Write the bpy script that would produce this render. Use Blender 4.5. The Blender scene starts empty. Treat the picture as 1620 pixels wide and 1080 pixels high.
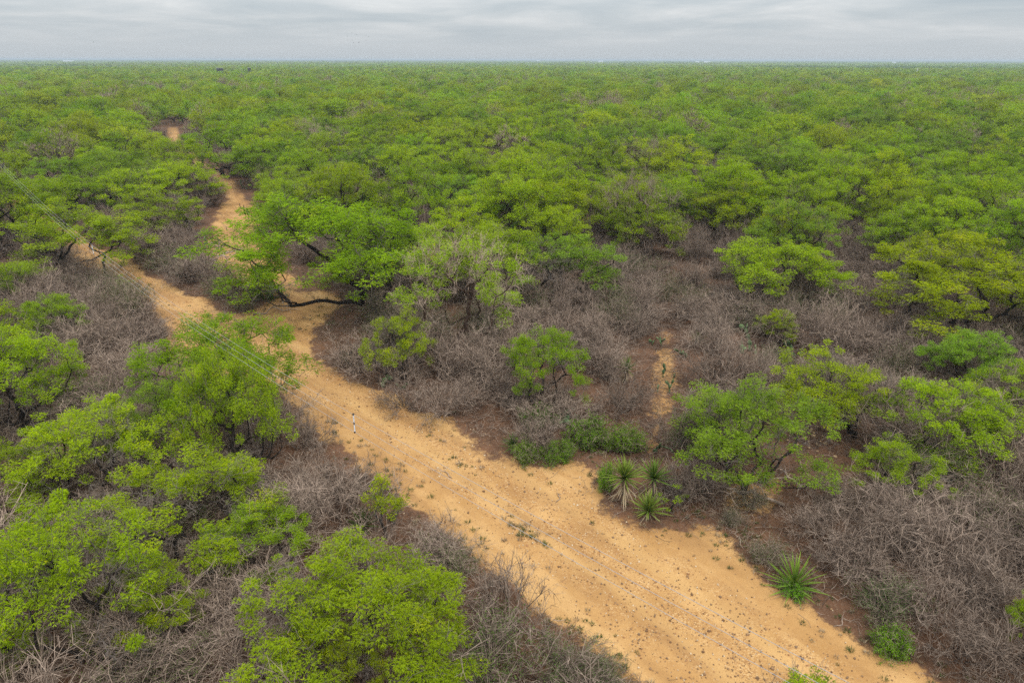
import bpy, math
import numpy as np
from mathutils import Vector, Matrix, Euler

# ------------------------------------------------------------------ camera
H = 16.0                       # drone height above the ground, metres
FPX = 1110.0                   # focal length in pixels of the 1620 px photograph
PITCH = math.atan(445.0 / FPX)
sc = bpy.context.scene
COL = sc.collection
cam_data = bpy.data.cameras.new('camera')
cam_data.sensor_width = 36.0
cam_data.lens = 36.0 * FPX / 1620.0
cam_data.clip_start = 0.1
cam_data.clip_end = 40000.0
cam = bpy.data.objects.new('camera', cam_data)
COL.objects.link(cam)
cam.location = (0, 0, H)
cam.rotation_mode = 'QUATERNION'
cam.rotation_quaternion = (Euler((math.pi / 2 - PITCH, 0, 0)).to_quaternion()
                           @ Euler((0, 0, math.radians(0.1))).to_quaternion())
sc.camera = cam

# ------------------------------------------------------------------ sky, sun, exposure
SUN_EL, SUN_AZ = math.radians(58), math.radians(150)      # azimuth measured from +Y towards +X
world = bpy.data.worlds.new('World')
sc.world = world
world.use_nodes = True
wn, wl = world.node_tree.nodes, world.node_tree.links
wn.clear()
def N(nodes, kind, **kw):
    n = nodes.new(kind)
    for k, v in kw.items():
        if k.startswith('i_'):
            key = k[2:]
            n.inputs[int(key) if key.isdigit() else key].default_value = v
        else:
            setattr(n, k, v)
    return n
def ramp(node, stops):
    cr = node.color_ramp
    while len(cr.elements) > 1:
        cr.elements.remove(cr.elements[-1])
    for i, (p, c) in enumerate(stops):
        e = cr.elements[0] if i == 0 else cr.elements.new(p)
        e.position = p
        e.color = (c[0], c[1], c[2], 1)
out = N(wn, 'ShaderNodeOutputWorld')
bg = N(wn, 'ShaderNodeBackground', i_Strength=0.1)
sky = N(wn, 'ShaderNodeTexSky', sky_type='NISHITA', sun_disc=False, sun_elevation=SUN_EL,
        sun_rotation=SUN_AZ, air_density=1.4, dust_density=2.0)
tc = N(wn, 'ShaderNodeTexCoord')
sep = N(wn, 'ShaderNodeSeparateXYZ')
wl.new(tc.outputs['Generated'], sep.inputs[0])
zc = N(wn, 'ShaderNodeMath', operation='MAXIMUM', i_1=0.0)
wl.new(sep.outputs[2], zc.inputs[0])
zo = N(wn, 'ShaderNodeMath', operation='ADD', i_1=0.085)
wl.new(zc.outputs[0], zo.inputs[0])
dx = N(wn, 'ShaderNodeMath', operation='DIVIDE'); wl.new(sep.outputs[0], dx.inputs[0]); wl.new(zo.outputs[0], dx.inputs[1])
dy = N(wn, 'ShaderNodeMath', operation='DIVIDE'); wl.new(sep.outputs[1], dy.inputs[0]); wl.new(zo.outputs[0], dy.inputs[1])
cmb = N(wn, 'ShaderNodeCombineXYZ'); wl.new(dx.outputs[0], cmb.inputs[0]); wl.new(dy.outputs[0], cmb.inputs[1])
n1 = N(wn, 'ShaderNodeTexNoise', i_Scale=0.62, i_Detail=7.0, i_Roughness=0.58, i_Distortion=0.35)
wl.new(cmb.outputs[0], n1.inputs['Vector'])
cr = N(wn, 'ShaderNodeValToRGB')
ramp(cr, [(0.30, (3.5, 4.0, 4.4)), (0.45, (4.2, 4.6, 4.9)), (0.57, (5.05, 5.3, 5.5)), (0.72, (6.4, 6.5, 6.55))])
wl.new(n1.outputs[0], cr.inputs[0])
# low on the horizon the deck closes to one even grey
hz = N(wn, 'ShaderNodeMapRange', interpolation_type='SMOOTHSTEP')
hz.inputs[1].default_value = 0.0; hz.inputs[2].default_value = 0.055
wl.new(zc.outputs[0], hz.inputs[0])
mixh = N(wn, 'ShaderNodeMixRGB'); mixh.inputs[1].default_value = (4.6, 4.95, 5.25, 1)
wl.new(hz.outputs[0], mixh.inputs[0]); wl.new(cr.outputs[0], mixh.inputs[2])
# an overcast dome is about three to four times as bright overhead as at the horizon
gr = N(wn, 'ShaderNodeMath', operation='MULTIPLY_ADD', i_1=2.7, i_2=1.0)
wl.new(zc.outputs[0], gr.inputs[0])
mul = N(wn, 'ShaderNodeVectorMath', operation='SCALE')
wl.new(mixh.outputs[0], mul.inputs[0]); wl.new(gr.outputs[0], mul.inputs['Scale'])
mixs = N(wn, 'ShaderNodeMixRGB'); mixs.inputs[0].default_value = 0.93
wl.new(sky.outputs[0], mixs.inputs[1]); wl.new(mul.outputs[0], mixs.inputs[2])
wl.new(mixs.outputs[0], bg.inputs[0]); wl.new(bg.outputs[0], out.inputs[0])

sun_data = bpy.data.lights.new('sun', 'SUN')
sun_data.energy = 1.5
sun_data.angle = math.radians(14)
sun_data.color = (1.0, 0.95, 0.87)
sun = bpy.data.objects.new('sun', sun_data)
COL.objects.link(sun)
sd = Vector((math.sin(SUN_AZ) * math.cos(SUN_EL), math.cos(SUN_AZ) * math.cos(SUN_EL), math.sin(SUN_EL)))
sun.rotation_euler = sd.to_track_quat('Z', 'Y').to_euler()
sun.location = (0, 0, 60)
vs = sc.view_settings
vs.view_transform = 'Standard'
vs.look = 'None'
vs.exposure = 0.28
vs.gamma = 1.0
vs.use_curve_mapping = False
sc.cycles.max_bounces = 4
sc.cycles.diffuse_bounces = 2
sc.cycles.transmission_bounces = 3
sc.cycles.volume_bounces = 0
sc.cycles.use_denoising = False

# ------------------------------------------------------------------ pixel -> place
cp, sp = math.cos(PITCH), math.sin(PITCH)
def gpix(px, py, z=0.0):
    """Point of the ground (height z) seen at a pixel of the 1620 x 1080 photograph."""
    a, b = (px - 810.0) / FPX, (540.0 - py) / FPX
    d = np.array([a, b * sp + cp, b * cp - sp])
    t = (z - H) / d[2]
    return np.array([d[0] * t, d[1] * t])
def hpix(px, py, y):
    """Height of a point seen at a pixel and standing at forward distance y."""
    b = (540.0 - py) / FPX
    return H + y / (b * sp + cp) * (b * cp - sp)
def poly(pts):
    return np.array([gpix(*p) for p in pts])

# ------------------------------------------------------------------ helpers
def vnoise(x, y, seed=0):
    """Smooth value noise in 0..1 (numpy)."""
    def h(ix, iy):
        n = (ix.astype(np.int64) * 374761393 + iy.astype(np.int64) * 668265263 + seed * 974634777) & 0x7fffffff
        n = ((n ^ (n >> 13)) * 1274126177) & 0x7fffffff
        return ((n ^ (n >> 16)) & 0xffff) / 65535.0
    x0, y0 = np.floor(x), np.floor(y)
    fx, fy = x - x0, y - y0
    fx, fy = fx * fx * (3 - 2 * fx), fy * fy * (3 - 2 * fy)
    return ((h(x0, y0) * (1 - fx) + h(x0 + 1, y0) * fx) * (1 - fy)
            + (h(x0, y0 + 1) * (1 - fx) + h(x0 + 1, y0 + 1) * fx) * fy)
def fbm(x, y, seed=0, o=4):
    s, a, t = 0.0, 0.5, 0.0
    for i in range(o):
        s = s + a * vnoise(x * 2 ** i, y * 2 ** i, seed + i * 17)
        t += a; a *= 0.55
    return s / t
def smooth(a, b, v):
    t = np.clip((v - a) / (b - a), 0, 1)
    return t * t * (3 - 2 * t)
def seg_dist(x, y, A, B):
    d = B - A
    t = np.clip(((x - A[0]) * d[0] + (y - A[1]) * d[1]) / (d @ d), 0, 1)
    return np.hypot(x - A[0] - t * d[0], y - A[1] - t * d[1])
def poly_sd(x, y, P):
    """Signed distance to a polygon, positive inside."""
    dist = np.full(x.shape, 1e9); ins = np.zeros(x.shape, bool)
    for i in range(len(P)):
        A, B = P[i - 1], P[i]
        dist = np.minimum(dist, seg_dist(x, y, A, B))
        c = (A[1] > y) != (B[1] > y)
        xi = A[0] + (y - A[1]) / (B[1] - A[1] + 1e-12) * (B[0] - A[0])
        ins ^= c & (x < xi)
    return np.where(ins, dist, -dist)
def along(x, y, L):
    best = np.full(x.shape, 1e9); u = np.zeros(x.shape); v = np.zeros(x.shape); acc = 0.0
    for i in range(len(L) - 1):
        d = L[i + 1] - L[i]; n = np.linalg.norm(d); e = d / n
        t = np.clip(((x - L[i][0]) * e[0] + (y - L[i][1]) * e[1]), 0, n)
        ox, oy = x - L[i][0] - t * e[0], y - L[i][1] - t * e[1]
        q = np.hypot(ox, oy); k = q < best
        best = np.where(k, q, best); u = np.where(k, acc + t, u); v = np.where(k, np.sign(e[0] * oy - e[1] * ox) * q, v); acc += n
    return u, v
def line_dist(x, y, L):
    d = np.full(x.shape, 1e9)
    for i in range(len(L) - 1):
        d = np.minimum(d, seg_dist(x, y, L[i], L[i + 1]))
    return d

def mesh_arr(name, V, quads=None, tris=None, attrs=None, mats=(), midx=None, smooth_sh=False):
    me = bpy.data.meshes.new(name)
    nq = 0 if quads is None else len(quads)
    nt = 0 if tris is None else len(tris)
    loops = np.concatenate([a.reshape(-1) for a in (quads, tris) if a is not None and len(a)]).astype(np.int32)
    me.vertices.add(len(V)); me.vertices.foreach_set('co', np.asarray(V, np.float32).ravel())
    me.loops.add(len(loops)); me.loops.foreach_set('vertex_index', loops)
    starts = np.concatenate([np.arange(nq) * 4, nq * 4 + np.arange(nt) * 3]).astype(np.int32)
    me.polygons.add(nq + nt)
    me.polygons.foreach_set('loop_start', starts)
    for m in mats:
        me.materials.append(m)
    if midx is not None:
        me.polygons.foreach_set('material_index', np.asarray(midx, np.int32))
    me.polygons.foreach_set('use_smooth', np.full(nq + nt, smooth_sh))
    me.update(calc_edges=True)
    for k, v in (attrs or {}).items():
        a = me.attributes.new(k, 'FLOAT', 'POINT')
        a.data.foreach_set('value', np.asarray(v, np.float32))
    me.validate()
    return me
class Geo:
    """Collects quads with a per-vertex tint and a material index per face."""
    def __init__(s):
        s.V, s.Q, s.T, s.M, s.n = [], [], [], [], 0
    def add(s, V, Q, tint, m=0):
        V = np.asarray(V).reshape(-1, 3)
        s.V.append(V); s.Q.append(np.asarray(Q) + s.n)
        s.T.append(np.broadcast_to(np.asarray(tint, float), (len(V),)))
        s.M.append(np.full(len(Q), m)); s.n += len(V)
    def mesh(s, name, mats, smooth_sh=False):
        return mesh_arr(name, np.concatenate(s.V), quads=np.concatenate(s.Q), attrs={'tint': np.concatenate(s.T)},
                        mats=mats, midx=np.concatenate(s.M), smooth_sh=smooth_sh)
def unit(v):
    return v / (np.linalg.norm(v, axis=-1, keepdims=True) + 1e-9)
def frames(d):
    ref = np.where(np.abs(d[:, 2:3]) < 0.9, np.array([[0, 0, 1.0]]), np.array([[1.0, 0, 0]]))
    u = unit(np.cross(d, ref))
    return u, np.cross(d, u)
def tubes(geo, A, B, ra, rb, k, tint, m=0):
    if len(A) == 0:
        return
    d = unit(B - A)
    u, v = frames(d)
    A = A - d * (ra * 0.35)[:, None]; B = B + d * (rb * 0.2)[:, None]
    n = len(A)
    if k == 2:                                   # twig finer than a pixel: one ribbon
        V = np.stack([A - u * ra[:, None], A + u * ra[:, None], B + u * rb[:, None], B - u * rb[:, None]], 1)
        Q = np.arange(n)[:, None] * 4 + np.array([[0, 1, 2, 3]])
        geo.add(V, Q, np.repeat(tint, 4), m)
        return
    an = np.arange(k) * 2 * math.pi / k
    ring = (np.cos(an)[None, :, None] * u[:, None, :] + np.sin(an)[None, :, None] * v[:, None, :])
    V = np.concatenate([A[:, None] + ring * ra[:, None, None], B[:, None] + ring * rb[:, None, None]], 1)
    i = np.arange(k); j = (i + 1) % k
    q = np.stack([i, j, j + k, i + k], 1)
    Q = (np.arange(n)[:, None, None] * 2 * k + q[None]).reshape(-1, 4)
    geo.add(V, Q, np.repeat(tint, 2 * k), m)
def kites(geo, P, D, L, W, rng, tint, m=0, flat=0.6):
    n = len(P)
    up = np.array([[0, 0, 1.0]]) + rng.normal(0, flat, (n, 3))
    s = unit(np.cross(D, up))
    mid = P + D * (L * 0.45)[:, None]
    V = np.stack([P, mid + s * (W * .5)[:, None], P + D * L[:, None], mid - s * (W * .5)[:, None]], 1)
    Q = np.arange(n)[:, None] * 4 + np.array([[0, 1, 2, 3]])
    geo.add(V, Q, np.repeat(tint, 4), m)

# ------------------------------------------------------------------ materials
def new_mat(name):
    m = bpy.data.materials.new(name); m.use_nodes = True
    m.node_tree.nodes.clear()
    return m, m.node_tree.nodes, m.node_tree.links
def leaf_mat(name, dark, bright, trans=0.4, vary=0.10, tip=None):
    m, n, l = new_mat(name)
    o = N(n, 'ShaderNodeOutputMaterial')
    at = N(n, 'ShaderNodeAttribute', attribute_name='tint')
    r = N(n, 'ShaderNodeValToRGB')
    ramp(r, [(0.0, dark), (0.75, bright), (1.0, tip or bright)])
    l.new(at.outputs['Fac'], r.inputs[0])
    oi = N(n, 'ShaderNodeObjectInfo')
    mr = N(n, 'ShaderNodeMapRange'); mr.inputs[3].default_value = 0.5 - vary * 0.10; mr.inputs[4].default_value = 0.5 + vary * 0.22
    l.new(oi.outputs['Random'], mr.inputs[0])
    mv = N(n, 'ShaderNodeMapRange'); mv.inputs[3].default_value = 1 - vary * 2.2; mv.inputs[4].default_value = 1 + vary * 1.6
    mm = N(n, 'ShaderNodeMath', operation='MULTIPLY', i_1=7.31); l.new(oi.outputs['Random'], mm.inputs[0])
    fr = N(n, 'ShaderNodeMath', operation='FRACT'); l.new(mm.outputs[0], fr.inputs[0]); l.new(fr.outputs[0], mv.inputs[0])
    hs = N(n, 'ShaderNodeHueSaturation')
    l.new(mr.outputs[0], hs.inputs['Hue']); l.new(mv.outputs[0], hs.inputs['Value']); l.new(r.outputs[0], hs.inputs['Color'])
    mc = N(n, 'ShaderNodeMixRGB', blend_type='MULTIPLY'); mc.inputs[0].default_value = 1
    l.new(hs.outputs[0], mc.inputs[1]); l.new(oi.outputs['Color'], mc.inputs[2])
    d = N(n, 'ShaderNodeBsdfDiffuse'); t = N(n, 'ShaderNodeBsdfTranslucent')
    l.new(mc.outputs[0], d.inputs[0]); l.new(mc.outputs[0], t.inputs[0])
    ms = N(n, 'ShaderNodeMixShader'); ms.inputs[0].default_value = trans
    l.new(d.outputs[0], ms.inputs[1]); l.new(t.outputs[0], ms.inputs[2]); l.new(ms.outputs[0], o.inputs[0])
    return m
def bark_mat(name, dark, light, scale=14.0):
    """tint 0 = thick old wood, 1 = thin pale twig."""
    m, n, l = new_mat(name)
    o = N(n, 'ShaderNodeOutputMaterial')
    at = N(n, 'ShaderNodeAttribute', attribute_name='tint')
    tcn = N(n, 'ShaderNodeTexCoord')
    nz = N(n, 'ShaderNodeTexNoise', i_Scale=scale, i_Detail=3.0)
    l.new(tcn.outputs['Object'], nz.inputs['Vector'])
    ad = N(n, 'ShaderNodeMath', operation='MULTIPLY_ADD', i_1=0.7, i_2=-0.35); l.new(nz.outputs[0], ad.inputs[0])
    su = N(n, 'ShaderNodeMath', operation='ADD'); l.new(ad.outputs[0], su.inputs[0]); l.new(at.outputs['Fac'], su.inputs[1])
    r = N(n, 'ShaderNodeValToRGB'); ramp(r, [(0.0, dark), (1.0, light)]); l.new(su.outputs[0], r.inputs[0])
    oi = N(n, 'ShaderNodeObjectInfo')
    mc = N(n, 'ShaderNodeMixRGB', blend_type='MULTIPLY'); mc.inputs[0].default_value = 1
    mv = N(n, 'ShaderNodeMapRange'); mv.inputs[3].default_value = 0.8; mv.inputs[4].default_value = 1.2
    l.new(oi.outputs['Random'], mv.inputs[0])
    l.new(r.outputs[0], mc.inputs[1]); l.new(mv.outputs[0], mc.inputs[2])
    d = N(n, 'ShaderNodeBsdfDiffuse', i_Roughness=0.8); l.new(mc.outputs[0], d.inputs[0]); l.new(d.outputs[0], o.inputs[0])
    return m
def plain_mat(name, c, rough=0.7, metal=0.0, var=0.25, scale=8.0):
    m, n, l = new_mat(name)
    o = N(n, 'ShaderNodeOutputMaterial')
    b = N(n, 'ShaderNodeBsdfPrincipled', i_Roughness=rough, i_Metallic=metal)
    tcn = N(n, 'ShaderNodeTexCoord'); nz = N(n, 'ShaderNodeTexNoise', i_Scale=scale, i_Detail=4.0)
    l.new(tcn.outputs['Object'], nz.inputs['Vector'])
    r = N(n, 'ShaderNodeValToRGB')
    ramp(r, [(0.25, [x * (1 - var) for x in c]), (0.75, [min(1, x * (1 + var)) for x in c])])
    l.new(nz.outputs[0], r.inputs[0]); l.new(r.outputs[0], b.inputs['Base Color']); l.new(b.outputs[0], o.inputs[0])
    return m

M_LEAF = leaf_mat('mesquite_leaf', (0.165, 0.235, 0.008), (0.350, 0.460, 0.015), 0.45, 0.07, (0.46, 0.47, 0.02))
M_LEAF_FAR = leaf_mat('distant_mesquite_leaf', (0.135, 0.190, 0.008), (0.345, 0.440, 0.016), 0.45, 0.14, (0.46, 0.47, 0.02))
M_BARK = bark_mat('mesquite_bark', (0.022, 0.017, 0.014), (0.20, 0.165, 0.14))
M_GREY = bark_mat('weathered_twig', (0.050, 0.031, 0.022), (0.44, 0.335, 0.26), 6.0)
M_SHRUB = leaf_mat('shrub_leaf', (0.045, 0.085, 0.008), (0.15, 0.245, 0.018), 0.3, 0.06)
M_OLIVE = leaf_mat('olive_leaf', (0.050, 0.068, 0.018), (0.14, 0.175, 0.055), 0.3, 0.08)
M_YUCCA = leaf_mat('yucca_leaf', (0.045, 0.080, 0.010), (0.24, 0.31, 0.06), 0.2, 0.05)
M_DRY = leaf_mat('dry_leaf', (0.16, 0.10, 0.05), (0.50, 0.39, 0.26), 0.15, 0.06)
M_PAD = leaf_mat('cactus_pad', (0.065, 0.105, 0.045), (0.15, 0.21, 0.095), 0.0, 0.08)
M_STONE = plain_mat('pale_stone', (0.40, 0.27, 0.15), 0.9)
M_FLOWER = plain_mat('yellow_flower', (0.75, 0.50, 0.02), 0.6)

# ------------------------------------------------------------------ layout of the ground, traced from the photograph
ROAD = poly([(1010, 1080), (955, 1040), (905, 1005), (868, 965), (800, 915), (735, 880), (692, 842), (650, 800), (600, 752),
             (548, 716), (502, 682), (470, 640), (430, 612), (370, 606), (310, 596), (282, 570), (258, 520), (244, 484),
             (205, 450), (160, 432), (118, 408), (60, 356), (0, 318), (-60, 288), (-60, 272), (0, 300), (60, 334), (120, 372),
             (168, 398), (200, 412), (232, 432), (268, 452), (310, 470), (350, 492), (385, 498), (420, 478), (440, 456),
             (520, 460), (545, 482), (508, 508), (492, 540), (506, 574), (560, 598), (606, 612), (650, 642), (700, 668),
             (748, 690), (776, 722), (850, 738), (925, 736), (952, 772), (962, 808), (1040, 832), (1110, 838), (1165, 850),
             (1192, 886), (1222, 926), (1290, 966), (1345, 996), (1410, 1044), (1480, 1080), (1640, 1160), (1130, 1160)])
PATH = poly([(415, 485), (345, 425), (318, 395), (325, 352), (352, 318), (338, 288), (300, 262), (268, 246), (258, 216),
             (262, 200), (284, 200), (290, 226), (322, 250), (358, 278), (385, 300), (412, 330), (425, 372), (440, 400), (500, 455)])
TRAIL = poly([(1045, 520), (1075, 530), (1082, 590), (1075, 640), (1050, 700), (1035, 760), (1000, 740), (1015, 690), (1030, 640), (1020, 580)])
PATCHES = [poly(p) for p in ([(870, 352), (955, 338), (950, 362), (890, 372)], [(960, 318), (1015, 310), (1015, 324), (970, 328)],
                             [(640, 388), (720, 390), (700, 425), (640, 410)], [(1190, 480), (1260, 500), (1200, 505)],
                             [(1120, 770), (1260, 740), (1230, 850), (1150, 850)])]
CENTRE = np.array([gpix(*p) for p in [(1330, 1160), (1235, 1080), (1080, 960), (930, 855), (800, 765), (690, 690), (580, 625), (470, 560),
                                       (380, 530), (310, 490), (240, 455), (180, 415), (110, 380), (20, 316), (-60, 280)]])

def terrain(x, y):
    r = np.hypot(x, y)
    z = (fbm(x * 0.05, y * 0.05, 3, 3) - 0.5) * 0.5 * smooth(8, 60, r)
    z = z + (fbm(x * 0.6, y * 0.6, 9, 3) - 0.5) * 0.10
    z = z + smooth(1500, 9500, r) * (7.0 + 9.0 * fbm(x * 0.0005 + 3, y * 0.0005, 21, 3)) * 0.26
    d = line_dist(x, y, CENTRE)
    w = smooth(3.4, 2.2, d)
    rut = np.exp(-((d - 0.95) / 0.26) ** 2)
    z = z - w * (0.05 + 0.05 * rut * (0.5 + fbm(x * 0.4, y * 0.4, 5, 2)))
    z = z + 0.05 * np.exp(-((d - 1.6) / 0.3) ** 2) * (fbm(x * 0.7, y * 0.7, 8, 2) - 0.2)
    return z
def tz(p):
    return float(terrain(np.array([float(p[0])]), np.array([float(p[1])]))[0])

# polar sheet round the drone's foot point: fine in front, coarse behind, out to the horizon
a_f = np.linspace(-50, 50, 620)
a_b = np.linspace(50, 310, 66)[1:-1]
ang = np.radians(np.concatenate([a_f, a_b]))
rad = np.concatenate([[0.5, 4.0], np.geomspace(8, 95, 400), np.geomspace(100, 12000, 70)])
AA, RR = np.meshgrid(ang, rad)
GX, GY = RR * np.sin(AA), RR * np.cos(AA)
x, y = GX.ravel(), GY.ravel()
wob = (fbm(x * 0.55, y * 0.55, 31, 4) - 0.5) * 2.2
wob2 = (fbm(x * 2.1, y * 2.1, 35, 3) - 0.5) * 0.8
near = RR.ravel() < 260
sd_road = np.full(x.shape, -99.0); sd_path = sd_road.copy(); sd_trail = sd_road.copy(); dcl = np.full(x.shape, 99.0)
sd_road[near] = poly_sd(x[near], y[near], ROAD)
sd_path[near] = poly_sd(x[near], y[near], PATH)
sd_trail[near] = poly_sd(x[near], y[near], TRAIL)
for P in PATCHES:
    sd_trail[near] = np.maximum(sd_trail[near], poly_sd(x[near], y[near], P))
dcl[near] = line_dist(x[near], y[near], CENTRE)
s_road = smooth(-0.9, 0.7, sd_road + (wob + wob2) * 0.8)
s_path = smooth(-0.8, 1.3, sd_path + wob) * (0.30 + 0.60 * fbm(x * 0.25, y * 0.25, 41, 3))
s_trail = smooth(-0.4, 0.9, sd_trail + wob * 0.7 + wob2) * 0.58
sand = np.maximum(np.maximum(s_road, s_path), s_trail)
# thinner sand with litter on the far shoulder of the road
sand *= 1 - 0.38 * smooth(2.3, 4.6, dcl) * smooth(0.25, 0.7, fbm(x * 0.33, y * 0.33, 51, 4)) * (sd_road > -2)
track = np.exp(-((dcl - 0.95 + wob2 * 0.25) / 0.34) ** 2) * smooth(0.2, 0.6, fbm(x * 0.22, y * 0.22, 61, 3) + 0.15)
uu, vv = along(x, y, CENTRE)
streak = fbm(uu * .22, vv * 2.1, 95, 4) * .6 + fbm(uu * .5, vv * .7, 97, 3) * .4
gravel = smooth(2.6, 1.2, dcl + wob * 0.5) * (1 - track)
z = terrain(x, y)
V = np.stack([x, y, z], 1)
nr, na = RR.shape
i, j = np.meshgrid(np.arange(nr - 1), np.arange(na), indexing='ij')
j2 = (j + 1) % na
Q = np.stack([i * na + j, i * na + j2, (i + 1) * na + j2, (i + 1) * na + j], -1).reshape(-1, 4)[:, ::-1]
cx_, cy_ = x[Q].mean(1), y[Q].mean(1)
in_road = (s_road[Q].mean(1) > 0.5)
in_path = (s_path[Q].mean(1) > 0.28) & ~in_road

def ground_mat():
    m, n, l = new_mat('sandy_ground')
    o = N(n, 'ShaderNodeOutputMaterial')
    b = N(n, 'ShaderNodeBsdfPrincipled', i_Roughness=0.95)
    b.inputs['Specular IOR Level'].default_value = 0.15
    tcn = N(n, 'ShaderNodeTexCoord')
    def noise(s, d=4.0, ro=0.6):
        k = N(n, 'ShaderNodeTexNoise', i_Scale=s, i_Detail=d, i_Roughness=ro); l.new(tcn.outputs['Object'], k.inputs['Vector']); return k.outputs[0]
    def attr(a):
        return N(n, 'ShaderNodeAttribute', attribute_name=a).outputs['Fac']
    def mix(f, a, c, mode='MIX'):
        k = N(n, 'ShaderNodeMixRGB', blend_type=mode)
        for inp, v in zip(k.inputs, (f, a, c)):
            if isinstance(v, tuple): inp.default_value = (*v, 1)
            elif isinstance(v, (int, float)): inp.default_value = v
            else: l.new(v, inp)
        return k.outputs[0]
    def mr(v, a, c, lo=0.0, hi=1.0):
        k = N(n, 'ShaderNodeMapRange'); l.new(v, k.inputs[0])
        for q, w in zip((1, 2, 3, 4), (a, c, lo, hi)): k.inputs[q].default_value = w
        return k.outputs[0]
    def math_(op, a, c):
        k = N(n, 'ShaderNodeMath', operation=op)
        for inp, v in zip(k.inputs, (a, c)):
            if isinstance(v, (int, float)): inp.default_value = v
            else: l.new(v, inp)
        return k.outputs[0]
    # dark reddish soil with grey litter
    soil = mix(mr(noise(0.5), 0.35, 0.65), (0.080, 0.042, 0.024), (0.165, 0.080, 0.042))
    soil = mix(mr(noise(9.0, 6.0, 0.75), 0.52, 0.68), soil, (0.20, 0.13, 0.085))
    soil = mix(mr(noise(21.0, 3.0, 0.7), 0.58, 0.66, 0, .7), soil, (0.055, 0.036, 0.026))
    # sand
    snd = mix(mr(noise(0.35, 5.0), 0.35, 0.65), (0.39, 0.207, 0.072), (0.50, 0.285, 0.110))
    snd = mix(mr(noise(2.6, 5.0, 0.65), 0.5, 0.75, 0, .55), snd, (0.35, 0.175, 0.062))
    snd = mix(math_('MULTIPLY', attr('track'), 0.75), snd, (0.52, 0.31, 0.122))
    snd = mix(mr(attr('streak'), 0.50, 0.68, 0, .6), snd, (0.30, 0.155, 0.058))
    snd = mix(mr(attr('streak'), 0.46, 0.34, 0, .5), snd, (0.58, 0.35, 0.145))
    snd = mix(mr(noise(30.0, 3.0, 0.8), 0.56, 0.68, 0, .55), snd, (0.24, 0.125, 0.05))
    vor = N(n, 'ShaderNodeTexVoronoi', i_Scale=26.0); l.new(tcn.outputs['Object'], vor.inputs['Vector'])
    vs_ = N(n, 'ShaderNodeSeparateColor'); l.new(vor.outputs['Color'], vs_.inputs[0])
    gm = math_('MULTIPLY', mr(attr('gravel'), 0.1, 0.9, .18, 1.0), mr(noise(1.1, 4.0), 0.36, 0.56))
    snd = mix(math_('MULTIPLY', math_('GREATER_THAN', vs_.outputs[0], 0.68), math_('MULTIPLY', gm, 0.75)), snd, (0.30, 0.145, 0.055))
    snd = mix(math_('MULTIPLY', math_('LESS_THAN', vs_.outputs[0], 0.10), math_('MULTIPLY', gm, 0.45)), snd, (0.62, 0.45, 0.25))
    vor2 = N(n, 'ShaderNodeTexVoronoi', i_Scale=5.0); l.new(tcn.outputs['Object'], vor2.inputs['Vector'])
    vs2 = N(n, 'ShaderNodeSeparateColor'); l.new(vor2.outputs['Color'], vs2.inputs[0])
    dd = math_('MULTIPLY', math_('LESS_THAN', vor2.outputs['Distance'], 0.16), math_('GREATER_THAN', vs2.outputs[1], 0.6))
    snd = mix(math_('MULTIPLY', dd, mr(attr('track'), 0, .5, .6, 0)), snd, (0.17, 0.095, 0.045))
    # ragged border between them
    f = mr(math_('ADD', attr('sand'), mr(noise(4.2, 7.0, 0.78), 0.15, 0.85, -0.42, 0.42)), 0.36, 0.64)
    col = mix(f, soil, snd)
    # far off: grass and brush between the crowns
    col = mix(attr('far'), col, (0.075, 0.095, 0.022))
    l.new(col, b.inputs['Base Color'])
    h = math_('ADD', math_('MULTIPLY', noise(11.0, 5.0, 0.7), 0.6), math_('MULTIPLY', vor.outputs['Distance'], -0.5))
    bp = N(n, 'ShaderNodeBump', i_Strength=0.55, i_Distance=0.05); l.new(h, bp.inputs['Height'])
    l.new(bp.outputs[0], b.inputs['Normal']); l.new(b.outputs[0], o.inputs[0])
    return m
M_GROUND = ground_mat()
def sheet(name, mask):
    q = Q[mask]
    used, inv = np.unique(q, return_inverse=True)
    me = mesh_arr(name, V[used], quads=inv.reshape(-1, 4), mats=[M_GROUND], smooth_sh=True,
                  attrs={'sand': sand[used], 'track': track[used], 'gravel': gravel[used], 'streak': streak[used], 'far': smooth(200, 700, RR.ravel()[used])})
    o = bpy.data.objects.new(name, me); COL.objects.link(o); o['kind'] = 'structure'
    return o
lab = sheet('ground', ~in_road & ~in_path); lab['label'] = 'reddish brown soil with dry litter under the brush'
lab = sheet('dirt_road', in_road); lab['label'] = 'pale sandy caliche road with wheel tracks and gravel'
lab = sheet('dirt_path', in_path); lab['label'] = 'cleared sandy strip running back between the mesquites'

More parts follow.
